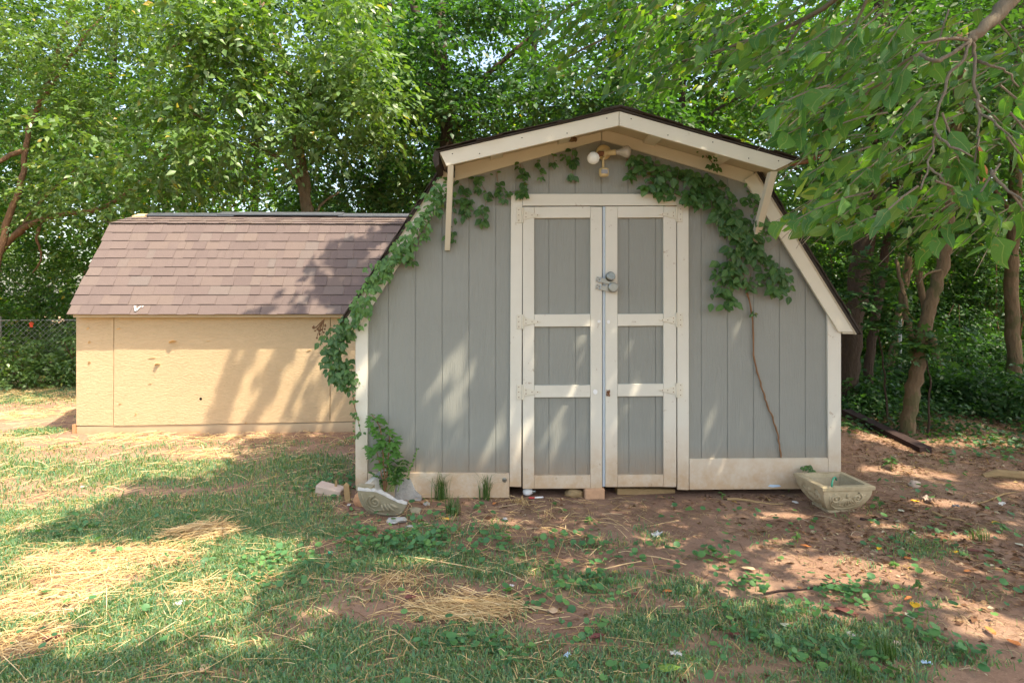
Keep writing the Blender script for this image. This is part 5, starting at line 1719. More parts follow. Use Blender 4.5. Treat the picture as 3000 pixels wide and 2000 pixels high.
# ================================================================== bushes beyond the chain link fence
for i, (px, py, Y, w_, h_, n, m_, lb, sd) in enumerate(((60, 1060, 7.9, 1.1, .9, 10, 'leaf_light', 'pale leaved bush, sunlight put into its green, behind the left fence post', 71), (200, 1050, 8.2, .9, .9, 9, 'leaf_light', 'bush behind the chain link fence next to the tan shed', 72),  # left fence bushes shaded by crowns; pale leaf colour stands for sunlight
                                                        (-120, 1030, 8.3, 1.3, 1.0, 10, 'leaf_light', 'bush behind the chain link fence at the left edge', 73), (2500, 1090, 6.4, .9, .9, 9, 'leaf_mid', 'sunlit bush low behind the right corner of the grey shed', 74),
                                                        (2830, 1080, 5.6, 1.1, .9, 12, 'leaf_dark', 'dark bush between the slanting trunk and the right edge trunk', 75), (2960, 1000, 6.2, 1.2, 1.5, 14, 'leaf_dark', 'dark bush filling the right edge behind the mottled trunk', 76),
                                                        (2660, 1060, 6.6, .8, 1.0, 10, 'leaf_mid', 'bush behind the forked tan trunk', 77), (2700, 830, 7.0, 1.4, 1.0, 14, 'leaf_mid', 'tall brush high behind the forked tan trunk', 78), (2560, 900, 7.6, 1.3, 1.3, 16, 'leaf_dark', 'dark brush behind the slim dark trunk', 79), (2900, 860, 7.4, 1.5, 1.3, 18, 'leaf_dark', 'dark brush high behind the mottled trunk', 80), (3100, 960, 6.4, 1.2, 1.5, 14, 'leaf_mid', 'brush outside the right edge of the yard', 81), (120, 840, 8.6, 1.5, 1.2, 18, 'leaf_light', 'tall green bush above the left fence next to the tan shed', 82), (-60, 860, 8.9, 1.4, 1.2, 14, 'leaf_light', 'tall pale bush above the left fence at the photo edge', 83), (2500, 760, 5.6, 1.0, 1.1, 16, 'leaf_dark', 'dense dark brush close behind the right roof slope', 84), (2760, 980, 4.9, 1.2, 1.2, 20, 'leaf_dark', 'dense dark thicket right of the thin slanting trunk', 85), (2950, 800, 5.2, 1.1, 1.4, 20, 'leaf_dark', 'dense dark thicket behind the right edge trunk', 86), (2620, 700, 5.4, 1.0, 1.0, 14, 'leaf_mid', 'green thicket between the black and the forked trunks', 87), (2850, 620, 5.8, 1.3, 1.0, 14, 'leaf_mid', 'green thicket high at the right between two trunks', 88), (3080, 700, 5.4, 1.1, 1.6, 16, 'leaf_dark', 'dark thicket just outside the right edge', 89), (75, 1060, 5.65, .5, .4, 8, 'leaf_light', 'light green shrub growing through the chain link fence by its post', 97), (205, 1030, 5.75, .4, .5, 7, 'leaf_light', 'light green shrub at the fence beside the tan shed corner', 98), (2790, 1160, 3.2, .8, .42, 10, 'leaf_dark', 'low dark undergrowth right of the forked tan trunk', 90), (2930, 1180, 2.8, .7, .42, 10, 'leaf_dark', 'low dark undergrowth before the right edge trunk', 91), (2570, 1120, 3.6, .6, .5, 8, 'leaf_dark', 'low undergrowth between the slim dark trunk and the pale trunk', 92), (2500, 1170, 2.9, .35, .4, 6, 'leaf_dark', 'low undergrowth at the foot of the black trunk', 93), (2850, 1090, 4.2, 1.0, .6, 14, 'leaf_dark', 'dark undergrowth behind the leaning broken stump', 94), (2720, 1080, 4.8, .8, .7, 12, 'leaf_dark', 'dark undergrowth behind the metal post', 95), (3050, 1200, 2.4, .6, .45, 8, 'leaf_dark', 'low dark undergrowth at the right photo edge', 96))):
    c = P(px, py, Y)
    t = thing('bush', (c.x, Y, 0), lb, 'bush')
    st = MB()
    for k in range(5):
        st.tube([V3((c.x + rg.uniform(-.1, .1), Y, -.02)), V3((c.x + rg.uniform(-.4, .4) * w_, Y + rg.uniform(-.2, .2), c.z * .6)), V3((c.x + rg.uniform(-.8, .8) * w_, Y + rg.uniform(-.3, .3), c.z + h_ * .4))], [.018, .012, .005], 5)
    st.obj('stems', M['bark_brown'], t)
    cl = fill(rg, n, (c.x - w_, c.x + w_), (Y - .4, Y + .4), (max(.15, c.z - h_), c.z + h_ * .6), (.4, .35, .3), 1.0)
    me, _q = crown_mesh(np.random.default_rng(sd), cl, .075, 'foliage', m_, per=8, twl=(.2, .45), ntw=52)
    link('foliage', me, t)


# ================================================================== chain link fences
def fence(A, B, h, lb, sp=.062, posts=(), nposts=5, drop=0.0):
    A = V3(A); B = V3(B)
    t = thing('chain_link_fence', A, lb, 'fence')
    d = B - A; L = d.length; u = d.normalized(); nrm = V3((-u.y, u.x, 0)) * .004
    V = []; F = []
    def zg(s):
        q = A + u * s
        return float(gz(q.x, q.y)) - drop
    step = sp * 2 ** .5
    hh = h - .02
    s = -hh
    while s < L:
        for sg in (1, -1):
            a0, a1 = (s, s + hh)
            if sg < 0: a0, a1 = a1, a0
            # clip to the fence
            pts = []
            for f in (0, 1):
                pts.append((a0 + (a1 - a0) * f, hh * f))
            (xa, za), (xb_, zb_) = pts
            def cl(x0, z0, x1, z1, lim, lo):
                if (x0 < lim) == lo and (x1 < lim) == lo and ((x0 < lim) if lo else (x0 > lim)): return None
                return None
            lo = [0.0, 1.0]
            dx = xb_ - xa
            for lim, sign in ((0, 1), (L, -1)):
                # keep sign*(x-lim) >= 0
                f0 = sign * (xa - lim); f1 = sign * (xb_ - lim)
                if f0 < 0 and f1 < 0: lo = None; break
                if f0 < 0: lo[0] = max(lo[0], f0 / (f0 - f1))
                elif f1 < 0: lo[1] = min(lo[1], f0 / (f0 - f1))
            if lo and lo[1] - lo[0] > .02:
                q0 = A + u * (xa + dx * lo[0]); q1 = A + u * (xa + dx * lo[1])
                z0 = zg((q0 - A).length) + .02 + hh * lo[0]; z1 = zg((q1 - A).length) + .02 + hh * lo[1]
                w_ = .0028
                o = nrm * sg
                i = len(V)
                V += [V3((q0.x, q0.y, z0 + w_)) + o, V3((q0.x, q0.y, z0 - w_)) + o, V3((q1.x, q1.y, z1 - w_)) + o, V3((q1.x, q1.y, z1 + w_)) + o,
                      V3((q0.x, q0.y, z0)) + o * 1.8, V3((q1.x, q1.y, z1)) + o * 1.8]
                F += [(i, i + 4, i + 5, i + 3), (i + 4, i + 1, i + 2, i + 5), (i, i + 3, i + 2, i + 1)]
        s += step
    tag(MB().add(V, F).obj('wire_mesh', M['fence'], t), kind='stuff')
    MB().tube([A + V3((0, 0, zg(0) + h)), B + V3((0, 0, zg(L) + h))], .008, 6).obj('top_wire', M['fence'], t)
    for f in posts:
        q = A + u * (L * f)
        z = zg(L * f)
        MB().tube([V3((q.x, q.y + .02, z - .2)), V3((q.x, q.y + .02, z + h + .06))], .026, 10).obj('post', M['fence'], t)
    return t


# left fence: its post stands at px 22 on the photograph
FA, FB = G(-900, 1140), G(240, 1122)
FB = FA + (G(235, 1122) - FA)
fd = (FB - FA)
pf = (PX(22, 6.2) - FA.x) / fd.x
FB2 = FA + fd * 1.5
fence((FA.x, FA.y, 0), (FB2.x, FB2.y, 0), 1.08, 'grey chain link fence at the left behind the straw', posts=[pf / 1.5 - .4, pf / 1.5, pf / 1.5 + .28, .98])
q = P(95, 948, FA.y + fd.y * .88)
tag(MB().box(q.x - .035, q.x + .04, q.y - .03, q.y - .02, q.z - .012, q.z + .014).box(q.x - .02, q.x + .03, q.y - .035, q.y - .031, q.z - .06, q.z + .03).obj('warning_ribbon', M['red_flag']), 'orange red ribbon tied to the top of the left fence', 'ribbon')
c = P(2637, 1140, 3.9)
tag(MB().tube([V3((c.x, 3.9, -.1)), V3((c.x, 3.9, 1.12))], .022, 10).lathe([(.024, 0), (.026, .02), (.012, .035)], 10, Matrix.Translation((c.x, 3.9, 1.12))).obj('metal_post', M['fence'], None, True), 'thin grey metal fence post standing between the right hand trunks', 'post')
# ================================================================== vines on the grey shed
def leaf_proto(name, m, T=T_DET, width=.62, cup=1.0, wave=0.0):
    V = T[0].copy(); V[:, 1] *= width; V[:, 2] *= cup
    if wave:
        V[:, 2] += wave * np.sin(V[:, 0] * 9 + np.sign(V[:, 1]) * 1.3 + wave * 40) * np.abs(V[:, 1])
        V[:, 1] += wave * .5 * np.sin(V[:, 0] * 7 + wave * 60)
        V[:, 1] *= 1 - .25 * np.sin(V[:, 0] * 23 + wave * 90) ** 2 * (np.abs(V[:, 1]) > .05)
    me = npmesh(name, V, T[1], M[m], {'rnd': np.zeros(len(V))}, uv=T[2] if len(T) > 2 else np.stack([V[:, 1] + .5, V[:, 0]], -1))
    return me


VINE_LEAF = [leaf_proto('leaf', 'leaf_vine', width=w_, cup=c_, wave=v_) for w_, c_, v_ in ((.72, 1.0, .06), (.62, 1.6, .12), (.78, .5, .08))]


def orient(pos, fwd, up, size):
    f = Vector(fwd).normalized(); s = Vector(up).cross(f)
    s = s.normalized() if s.length > 1e-5 else f.orthogonal().normalized()
    n = f.cross(s)
    Mx = Matrix((f * size, s * size, n * size)).transposed().to_4x4()
    Mx.translation = Vector(pos)
    return Mx


def strand(par, rng_, pts_px, Y0, spread, n, size, lift=(.01, .09), protos=None, stem_r=.004, mat_='vine_stem', trio=True):
    protos = protos or VINE_LEAF
    """a creeper stem with leaves in threes along it, standing off the wall"""
    pts = [P(a, b, (y if y is not None else Y0)) for a, b, *r in pts_px for y in [r[0] if r else None]]
    sp = path(pts, 6, .004, rng_)
    MB().tube(sp, [stem_r * (1 - .6 * i / len(sp)) for i in range(len(sp))], 5).obj('stem', M[mat_], par)
    cnt = 0
    while cnt < n:
        c = rng_.choice(sp)
        k = rng_.uniform(0, 1) ** .7
        an = rng_.uniform(0, 2 * PI)
        q = c + Vector((math.cos(an) * spread * k, -rng_.uniform(*lift), math.sin(an) * spread * k * .9))
        yaw = rng_.uniform(0, 2 * PI)
        for j in range(3 if trio else 1):
            a2 = yaw + (j - 1) * 1.25
            d = Vector((math.cos(a2) * .8, -rng_.uniform(.0, .45), math.sin(a2) * .5 - .75))
            up = Vector((rng_.uniform(-.4, .4), -1, rng_.uniform(.2, .9)))
            link('leaf', rng_.choice(protos), par, orient(q + d.normalized() * .012, d, up, size * rng_.choice((.5, .7, .85, 1.0, 1.0, 1.15, 1.3))))
            cnt += 1
    for _ in range(int(n * .8)):
        c = rng_.choice(sp); k = rng_.uniform(0, 1) ** .6; an = rng_.uniform(0, 2 * PI)
        q = c + Vector((math.cos(an) * spread * k, -rng_.uniform(lift[0], lift[1] * .7), math.sin(an) * spread * k * .9))
        EXTRA.setdefault((par.name, protos[0].materials[0].name), []).append((q, (rng_.uniform(-1, 1), -rng_.uniform(0, .5), rng_.uniform(-1.3, .1)), (rng_.uniform(-.4, .4), -1, rng_.uniform(.2, .9)), size * rng_.uniform(.45, 1.1)))


EXTRA = {}
VINE_LIGHT = [leaf_proto('leaf', 'leaf_vine_light', width=w_, cup=c_, wave=v_) for w_, c_, v_ in ((.6, 1.0, .06), (.5, 2.0, .15), (.66, .5, .1))]
r1 = random.Random(501)
v = thing('climbing_vine', P(1045, 1000, -.05), 'leafy creeper running up the left roof slope of the grey shed', 'vine')
strand(v, r1, [(1055, 930, -.07), (1075, 860, -.07), (1120, 780, -.07), (1190, 715, -.07), (1235, 655, -.07), (1275, 590, -.07), (1298, 545, -.1)], -.07, .09, 268, .050, protos=VINE_LIGHT)
strand(v, r1, [(1098, 830, -.05), (1125, 790, -.05), (1140, 760, -.04)], -.05, .05, 18, .058, protos=VINE_LIGHT)
strand(v, r1, [(1180, 745, -.03), (1215, 765, -.03)], -.03, .04, 18, .045)
v = thing('climbing_vine', P(1010, 1000, .02), 'leafy creeper hanging at the left corner post in front of the tan wall', 'vine')
strand(v, r1, [(1020, 950, -.03), (985, 990, .0), (975, 1040, .02), (1005, 1085, .02), (1020, 1120, .0)], 0, .095, 245, .049, (-.03, .09))
strand(v, r1, [(1030, 1130, -.03), (1045, 1220, -.04), (1055, 1260, -.05), (1040, 1275, -.05)], -.04, .05, 16, .034)
# dried seed head at its top
c = P(935, 960, .03)
m = MB()
for k in range(16):
    a = c + Vector((r1.uniform(-.05, .05), r1.uniform(-.02, .02), r1.uniform(-.09, .03)))
    m.tube([c + Vector((.04, 0, .07)), a.lerp(c, .4), a], .0025, 4)
    m.rock(a, (.007, .007, .009), r1, None, 1, .3)
m.obj('dry_seed_head', M['seed_head'], v)

v = thing('climbing_vine', P(1450, 520, -.03), 'thin strands of creeper hanging left of the door under the eave', 'vine')
for pts, n, sp_, s in (([(1350, 540), (1365, 580), (1360, 640)], 24, .035, .055), ([(1400, 525), (1425, 570), (1415, 640)], 26, .04, .055), ([(1455, 505), (1460, 540), (1470, 560)], 12, .03, .045),
                       ([(1525, 480), (1532, 530), (1528, 580)], 22, .03, .05), ([(1520, 560), (1490, 565), (1480, 575)], 9, .03, .05), ([(1575, 470), (1580, 500), (1590, 515)], 9, .025, .04),
                       ([(1620, 455), (1625, 480)], 5, .02, .04), ([(1678, 440), (1676, 490), (1678, 515)], 16, .028, .055), ([(1310, 560), (1330, 600), (1325, 690)], 14, .045, .06), ([(1645, 450), (1655, 462)], 4, .02, .03)):
    strand(v, r1, pts, -.025, sp_, n, s, (.004, .03), stem_r=.0025)

v = thing('climbing_vine', P(1990, 540, -.03), 'creeper spreading along the right eave over the corner of the door frame', 'vine')
for pts, n, sp_, s in (([(1838, 465), (1850, 500), (1848, 515)], 11, .035, .055), ([(1870, 480), (1920, 500), (1990, 510), (2040, 525), (2070, 545)], 95, .075, .064), ([(1900, 530), (1960, 560), (2020, 585), (2060, 580)], 78, .08, .066),
                       ([(2055, 440, -.1), (2080, 470, -.08), (2100, 500, -.05)], 16, .04, .04)):
    strand(v, r1, pts, -.03, sp_, n, s, (.006, .075))
v = thing('climbing_vine', P(2290, 1340, -.03), 'dense creeper hanging below the right eave above a long bare stem', 'vine')
for pts, n, sp_, s in (([(2080, 560), (2120, 600), (2140, 650), (2190, 690)], 125, .12, .066), ([(2180, 720), (2140, 760), (2120, 800), (2110, 870)], 95, .105, .068), ([(2190, 700), (2220, 760), (2260, 800), (2290, 840)], 98, .11, .066),
                       ([(2150, 790), (2190, 830), (2200, 800)], 22, .07, .052), ([(2190, 560, -.1), (2215, 620, -.1), (2240, 690, -.08)], 34, .08, .06),
                       ([(2200, 913), (2203, 917)], 5, .015, .03)):
    strand(v, r1, pts, -.03, sp_, n, s, (.006, .075))
sp = path([P(a, b, -.018) for a, b in ((2150, 640), (2165, 720), (2182, 830), (2203, 920), (2208, 1040), (2225, 1110), (2243, 1170), (2262, 1220), (2280, 1280), (2288, 1340))], 6, .004, r1)
MB().tube(sp, [.007 * (1 - .25 * math.sin(i * .9) ** 2) for i in range(len(sp))], 6).obj('stem', M['vine_stem'], v)
v = thing('climbing_vine', P(2360, 1400, -.06), 'small sprig of creeper against the right base board above the stone planter', 'vine')
strand(v, r1, [(2378, 1402, -.06), (2372, 1375, -.05), (2350, 1368, -.05)], -.05, .05, 20, .034, (.0, .03))

# the smaller leaves of each creeper, too many to pick apart
for (pn, mn), LL in EXTRA.items():
    rx_ = np.random.default_rng(len(LL))
    Vv, Ff, k = leaf_arrays(np.array([a[0] for a in LL]), np.array([a[1] for a in LL]), np.array([a[2] for a in LL]), np.array([a[3] for a in LL]), rx_.uniform(.5, .75, len(LL)), T_DET)
    me = npmesh('small_leaves', Vv, Ff, bpy.data.materials[mn], {'rnd': np.repeat(rx_.uniform(0, 1, len(LL)), k)}, uv=np.tile(T_DET[2], (len(LL), 1)))
    tag(link('small_leaves', me, bpy.data.objects[pn]), kind='stuff')

# sapling growing out of the broken planter
SAP = [leaf_proto('leaf', 'leaf_sapling', (T_LOBE[0], T_LOBE[1]), 1.0, 1.0)]
rb2 = random.Random(88)
sb = G(1120, 1512) + Vector((0, .2, .03))
t = thing('sapling', sb, 'young lobed leaf sapling growing out of the broken planter', 'sapling')
ys = -.12
for pts, n, s in (([(1128, 1440), (1125, 1360), (1118, 1290), (1108, 1240), (1090, 1215)], 30, .085), ([(1130, 1440), (1136, 1370), (1140, 1300), (1142, 1260)], 30, .085), ([(1128, 1440), (1110, 1350), (1095, 1300)], 16, .075)):
    sp = path([P(a, b, ys) for a, b in pts], 5, .004, rb2)
    MB().tube(sp, [.006 * (1 - .6 * i / len(sp)) for i in range(len(sp))], 5).obj('stem', M['vine_stem'], t)
    for k in range(n):
        q = sp[int(len(sp) * (.42 + .57 * rb2.random()))]
        a = rb2.uniform(0, 2 * PI)
        d = Vector((math.cos(a), math.sin(a) * .8, rb2.uniform(-.7, .15)))
        o = q + d * .035
        link('leaf', SAP[0], t, orient(o, d, Vector((rb2.uniform(-.4, .4), -.5, 1)), s * rb2.uniform(.6, 1.15)))
t = thing('weed_plant', sb + Vector((.05, .02, 0)), 'bushy small leaved weed around the foot of the sapling', 'weed')
for k in range(14):
    a, b = (1110 + rb2.uniform(0, 60), 1440)
    p0 = P(a, b, ys + rb2.uniform(-.05, .05)); p1 = p0 + Vector((rb2.uniform(-.09, .12), rb2.uniform(-.06, .06), rb2.uniform(.10, .27)))
    sp = path([p0, p0.lerp(p1, .5) + Vector((.01, 0, .01)), p1], 4)
    MB().tube(sp, .0025, 4).obj('stem', M['green_leaf'], t)
    for q in sp[3:]:
        for _ in range(2):
            d = Vector((rb2.uniform(-1, 1), rb2.uniform(-1, .6), rb2.uniform(-.4, .3)))
            link('leaf', VINE_LEAF[0], t, orient(q, d, Vector((0, -.4, 1)), .038 * rb2.uniform(.6, 1.2)))
t = thing('weed_plant', P(1235, 1390, -.05), 'thin weed leaning right of the sapling against the left wall', 'weed')
sp = path([P(1195, 1400, -.1), P(1200, 1370, -.08), P(1215, 1345, -.06), P(1222, 1315, -.05)], 4)
MB().tube(sp, .003, 4).obj('stem', M['green_leaf'], t)
for q in sp:
    for _ in range(2):
        d = Vector((rb2.uniform(-1, 1), rb2.uniform(-1, .2), rb2.uniform(-.2, .8)))
        link('leaf', VINE_LEAF[0], t, orient(q, d, Vector((0, -.7, .7)), .022 * rb2.uniform(.6, 1.2)))


# ================================================================== near tree, its branch reaching in at the upper right
NEAR = [leaf_proto('leaf', 'leaf_near', width=w_, cup=c_, wave=v_) for w_, c_, v_ in ((.60, 1.0, .05), (.52, 1.8, .12), (.68, .6, .08), (.58, -1.0, .15), (.48, 2.4, .2), (.64, 1.4, .2), (.6, .2, .1), (.56, 2.0, -.15))]
nt_ = thing('overhanging_tree', (4.6, -1.6, 0), 'tree with large waxy leaves whose branch hangs in at the upper right', 'tree')
rn = random.Random(900)
limb_mb([V3((4.6, -1.6, -.1)), V3((4.55, -1.6, 1.5)), V3((4.3, -1.55, 3.0)), V3((4.1, -1.4, 4.4)), V3((3.9, -1.2, 6.2))], .13, .07, rn).obj('trunk', M['bark_tan'], nt_, True)
node = PD(2843, 118, 2.55)
limb_mb([V3((4.2, -1.5, 3.6)), PD(3180, -230, 2.7), PD(2960, 0, 2.6), PD(2900, 70, 2.57), node], .05, .017, rn, 8, flare=False).obj('branch', M['bark_grey'], nt_, True)
TW = [([node, PD(2800, 113, 2.5), PD(2745, 118, 2.45), PD(2690, 128, 2.4)], .009), ([node, PD(2790, 155, 2.5), PD(2740, 180, 2.45), PD(2690, 160, 2.6), PD(2640, 190, 2.7), PD(2590, 240, 2.7), PD(2550, 262, 2.75), PD(2520, 300, 2.8)], .009),
      ([node, PD(2820, 175, 2.5), PD(2780, 220, 2.5), PD(2760, 290, 2.45), PD(2740, 365, 2.4), PD(2735, 430, 2.4), PD(2720, 490, 2.35), PD(2697, 555, 2.3)], .007), ([node, PD(2858, 150, 2.55), PD(2855, 240, 2.5), PD(2868, 330, 2.45), PD(2862, 400, 2.4)], .009),
      ([PD(2868, 330, 2.45), PD(2900, 350, 2.4), PD(2940, 385, 2.35), PD(2990, 430, 2.3)], .006), ([PD(2862, 180, 2.55), PD(2900, 190, 2.5), PD(2950, 210, 2.5), PD(2985, 255, 2.5)], .007),
      ([PD(2735, 385, 2.4), PD(2790, 430, 2.3), PD(2850, 460, 2.25)], .006), ([PD(2720, 490, 2.35), PD(2755, 520, 2.3), PD(2765, 535, 2.3)], .005), ([PD(2900, 500, 2.3), PD(2960, 560, 2.25), PD(2995, 590, 2.2)], .007)]
for pts, r in TW:
    limb_mb(pts, r, r * .45, rn, 6, 4, .006, flare=False).obj('branch', M['bark_grey'], nt_, True)
# twigs that carry the leaves one can pick apart


def to_px(p):
    r = Vector(p) - CAM
    d = r.dot(FWD)
    return 1500 + FPX * r.dot(RGT) / d, HZ - FPX * r.z / d


def covers(p):
    """leaves stop short of the gable: the branch does not reach in front of it"""
    x, y = to_px(p)
    return (x < 2335 and y > 326 + .286 * (x - 1814) - 20 and not (x > 2262 and (480 < y < 560 or 625 < y < 700) and rn.random() < .6)) or (x < 2245 and y > 300) or (y > 700 and x < 2600) or y > 760


def near_twig(px, py, dist, dx, dz, L, n, size, dy=0.0):
    p = PD(px, py, dist)
    d = V3((dx, dy, dz)).normalized()
    pts = [p + d * (L * f) - V3((0, 0, .22 * L * f * f)) for f in (0, .35, .7, 1)]
    cut = [i for i, q in enumerate(pts) if not covers(q)]
    if len(cut) < 2: return
    if len(cut) == 4: MB().tube(pts, [.0045, .004, .003, .002], 5, cap=False).obj('twig', M['bark_grey'], nt_)
    n = int(n * 1.3)
    for k in range(n):
        f = .15 + .85 * (k + rn.random() * .6) / n
        i = min(2, int(f * 3)); q = pts[i].lerp(pts[i + 1], f * 3 - i)
        s = 1 if k % 2 else -1
        side = d.cross(V3((0, 0, 1))).normalized() * s
        fw = d * rn.uniform(.3, .9) + side * rn.uniform(.2, 1.0) + V3((0, rn.uniform(-.3, .1), -rn.uniform(.1, 1.0)))
        up = V3((rn.uniform(-.9, .9), -rn.uniform(-.2, 1.0), rn.uniform(.2, 1)))
        if covers(q + fw.normalized() * size * .6): continue
        link('leaf', rn.choice(NEAR), nt_, orient(q + fw.normalized() * .012, fw, up, size * rn.choice((.55, .75, .9, 1.0, 1.1, 1.25))))


near_list = []
for px, py, ds, dx, dz, L, n, s in ((2430, 250, 2.45, -1, -.2, .22, 6, .15), (2560, 240, 2.5, -.8, -.4, .25, 7, .125), (2640, 200, 2.7, -1, -.1, .3, 8, .105), (2700, 150, 2.5, -.7, -.6, .2, 7, .105), (2600, 330, 2.5, -1, -.1, .3, 8, .10), (2700, 290, 2.5, -.6, -.6, .22, 7, .10),
                                    (2760, 330, 2.4, .3, -.7, .2, 6, .10), (2850, 290, 2.5, .6, -.4, .25, 7, .10), (2930, 250, 2.5, .7, -.5, .25, 7, .10), (2870, 400, 2.4, -.2, -.9, .2, 5, .095), (2950, 400, 2.35, .5, -.6, .22, 8, .095),
                                    (2480, 330, 2.5, -1, -.15, .25, 6, .135), (2420, 460, 2.85, -.9, -.4, .32, 5, .105), (2550, 430, 2.7, -.9, -.2, .28, 8, .10), (2640, 430, 2.6, -.8, -.4, .25, 7, .10), (2690, 545, 2.3, -.5, -.3, .18, 6, .085),
                                    (2740, 530, 2.3, .8, -.2, .18, 7, .085), (2560, 560, 2.6, -1, -.15, .34, 9, .095), (2450, 590, 2.7, -1, -.1, .3, 8, .10), (2660, 610, 2.5, -.9, -.1, .25, 7, .095), (2560, 660, 2.55, -.8, -.2, .22, 6, .10), (2360, 630, 2.75, -.8, -.05, .22, 5, .09),
                                    (2790, 620, 2.4, -.4, -.5, .22, 6, .09), (2900, 640, 2.3, .3, -.7, .2, 7, .10), (2960, 560, 2.25, .5, -.6, .2, 7, .10), (2930, 480, 2.3, -.4, -.5, .2, 5, .09), (2840, 480, 2.4, .4, -.6, .18, 5, .095), (2960, 330, 2.4, .5, -.5, .2, 6, .095),
                                    (2380, 120, 3.0, -1, -.3, .3, 8, .11), (2480, 60, 2.9, -.9, -.4, .3, 8, .11), (2580, 40, 2.8, -.8, -.6, .26, 8, .11), (2680, 20, 2.7, -.6, -.7, .24, 8, .11), (2300, 60, 3.1, -1, -.4, .3, 8, .115), (2200, 30, 3.2, -.9, -.5, .3, 7, .12), (2780, 30, 2.7, -.3, -.8, .22, 6, .11), (2920, 60, 2.7, .6, -.6, .25, 6, .11)):
    near_twig(px, py, ds, dx, dz, L, n, s)
# two curled dead leaves
for px, py, s in ((2860, 425, .12), (2878, 480, .08)):
    p = PD(px, py, 2.4)
    o = link('leaf', leaf_proto('leaf', 'dead_leaf', width=.4, cup=2.2), nt_, orient(p, V3((.25, -.1, -1)), V3((.6, -1, .2)), s))
    tag(o, 'curled dry brown leaf hanging among the green leaves')
# the rest of its foliage: smaller with distance, reaching left over the roof of the shed
rngn = np.random.default_rng(77)
P0 = []; D = []; L = []
def more(n, xr, yr, dr):
    for _ in range(n):
        p = PD(rn.uniform(*xr), rn.uniform(*yr), rn.uniform(*dr))
        P0.append(tuple(p)); D.append((-rn.uniform(.4, 1), rn.uniform(-.3, .5), rn.uniform(-.5, .1))); L.append(rn.uniform(.25, .5))


more(95, (2250, 3050), (0, 600), (2.9, 4.2))
more(150, (1850, 2700), (-60, 330), (4.2, 5.6))
more(40, (2350, 2900), (330, 620), (3.4, 4.6))
more(90, (1580, 2250), (-40, 290), (5.2, 6.6))
more(36, (2330, 2760), (560, 690), (3.0, 3.8))
P0 = np.array(P0); D = np.array(D); L = np.array(L)
kk = np.array([not covers(a) and not covers(a + b_ * l * .8 - np.array([0, 0, .3 * l])) for a, b_, l in zip(P0, norm(D), L)])
P0, D, L = P0[kk], D[kk], L[kk]
pos, f, up = sprays(rngn, P0, D, L, 9, .4, flat=.6)
kk = np.array([not covers(a) and not covers(a + b_ * .1) for a, b_ in zip(pos, norm(f))])
pos, f, up = pos[kk], f[kk], up[kk]
n = len(pos)
Vv, Ff, k = leaf_arrays(pos, f, up, .10 * rngn.uniform(.5, 1.25, n), rngn.uniform(.45, .68, n), T_DET)
me = npmesh('leaves_behind', Vv, Ff, M['leaf_near'], {'rnd': np.repeat(rngn.uniform(0, 1, n), k)}, uv=np.tile(T_DET[2], (n, 1)))
tag(link('leaves_behind', me, nt_), kind='stuff')
m = MB()
twig_tubes(m, P0, D, L, .4, .004)
tag(m.obj('fine_twigs', M['bark_grey'], nt_), kind='stuff')
for pts, r in (([V3((4.2, -1.4, 3.9)), PD(2700, -160, 3.8), PD(2350, 60, 4.5), PD(2000, 180, 5.2)], .03), ([PD(2560, -60, 4.2), PD(2500, 90, 4.2), PD(2400, 200, 4.0)], .012), ([PD(2350, 60, 4.5), PD(2280, 200, 4.4), PD(2200, 330, 4.4)], .010), ([V3((4.1, -1.3, 4.4)), PD(2200, -150, 5.2), PD(1900, 40, 5.8), PD(1640, 180, 6.2)], .03)):
    limb_mb(pts, r, r * .3, rn, 6, 5, .01, flare=False).obj('branch', M['bark_grey'], nt_, True)

# ================================================================== shade trees behind the viewer
# ground areas (where a shadow ray meets the ground) that stay sunny or dappled
KX, KY = SUN.x / SUN.z, SUN.y / SUN.z
SHADE_GAPS = GAPS


def shade_canopy(lb, base, x, y, z, n, seed, size=.13):
    """crown over the yard; gaps of the crown let the sun through in the places listed"""
    rng = np.random.default_rng(seed)
    gx = rng.uniform(*x, n); gy = rng.uniform(*y, n); zz = rng.uniform(*z, n)
    c = np.stack([gx + KX * (zz + .1), gy + KY * (zz + .1), zz], -1)
    dens = SHADE(gx, gy)
    dist = c[:, 1] + 4.82
    vis = (dist > .3) & (c[:, 2] < 1.41 + dist * .49 + .55)
    k = (rng.uniform(0, 1, n) < dens) & ~vis
    c = c[k]
    d = rng.normal(0, 1, c.shape); d[:, 2] *= .3
    L = rng.uniform(.3, .55, len(c))
    pos, f, up = sprays(rng, c - norm(d) * (L * .5)[:, None], d, L, 7, .3)
    ctr = pos + norm(f) * size * .5
    gxx = ctr[:, 0] - KX * (ctr[:, 2] + .1); gyy = ctr[:, 1] - KY * (ctr[:, 2] + .1)
    kk = rng.uniform(0, 1, len(pos)) < SHADE(gxx, gyy) * 1.15
    dist = pos[:, 1] + 4.82
    kk &= ~((dist > 0) & (pos[:, 2] < 1.41 + dist * .49 + .12))
    pos, f, up = pos[kk], f[kk], up[kk]
    n2 = len(pos)
    Vv, Ff, kq = leaf_arrays(pos, f, up, size * rng.uniform(.7, 1.25, n2), np.full(n2, .62), T_DIA)
    t = thing('tree', base, lb, 'tree')
    bx, by, _ = base
    mx, my = np.mean(c[:, 0]), np.mean(c[:, 1])
    limb_mb([V3((bx, by, -.1)), V3((bx, by + .1, 2)), V3((bx - .1, by + .2, 4)), V3((bx - .3, by + .3, 6.2)), V3((bx * .9 + mx * .1, by * .9 + my * .1, 7.5))], .2, .07, random.Random(seed)).obj('trunk', M['bark_tan'], t, True)
    link('crown', npmesh('crown', Vv, Ff, M['leaf_mid'], {'rnd': np.repeat(rng.uniform(0, 1, n2), kq)}), t)


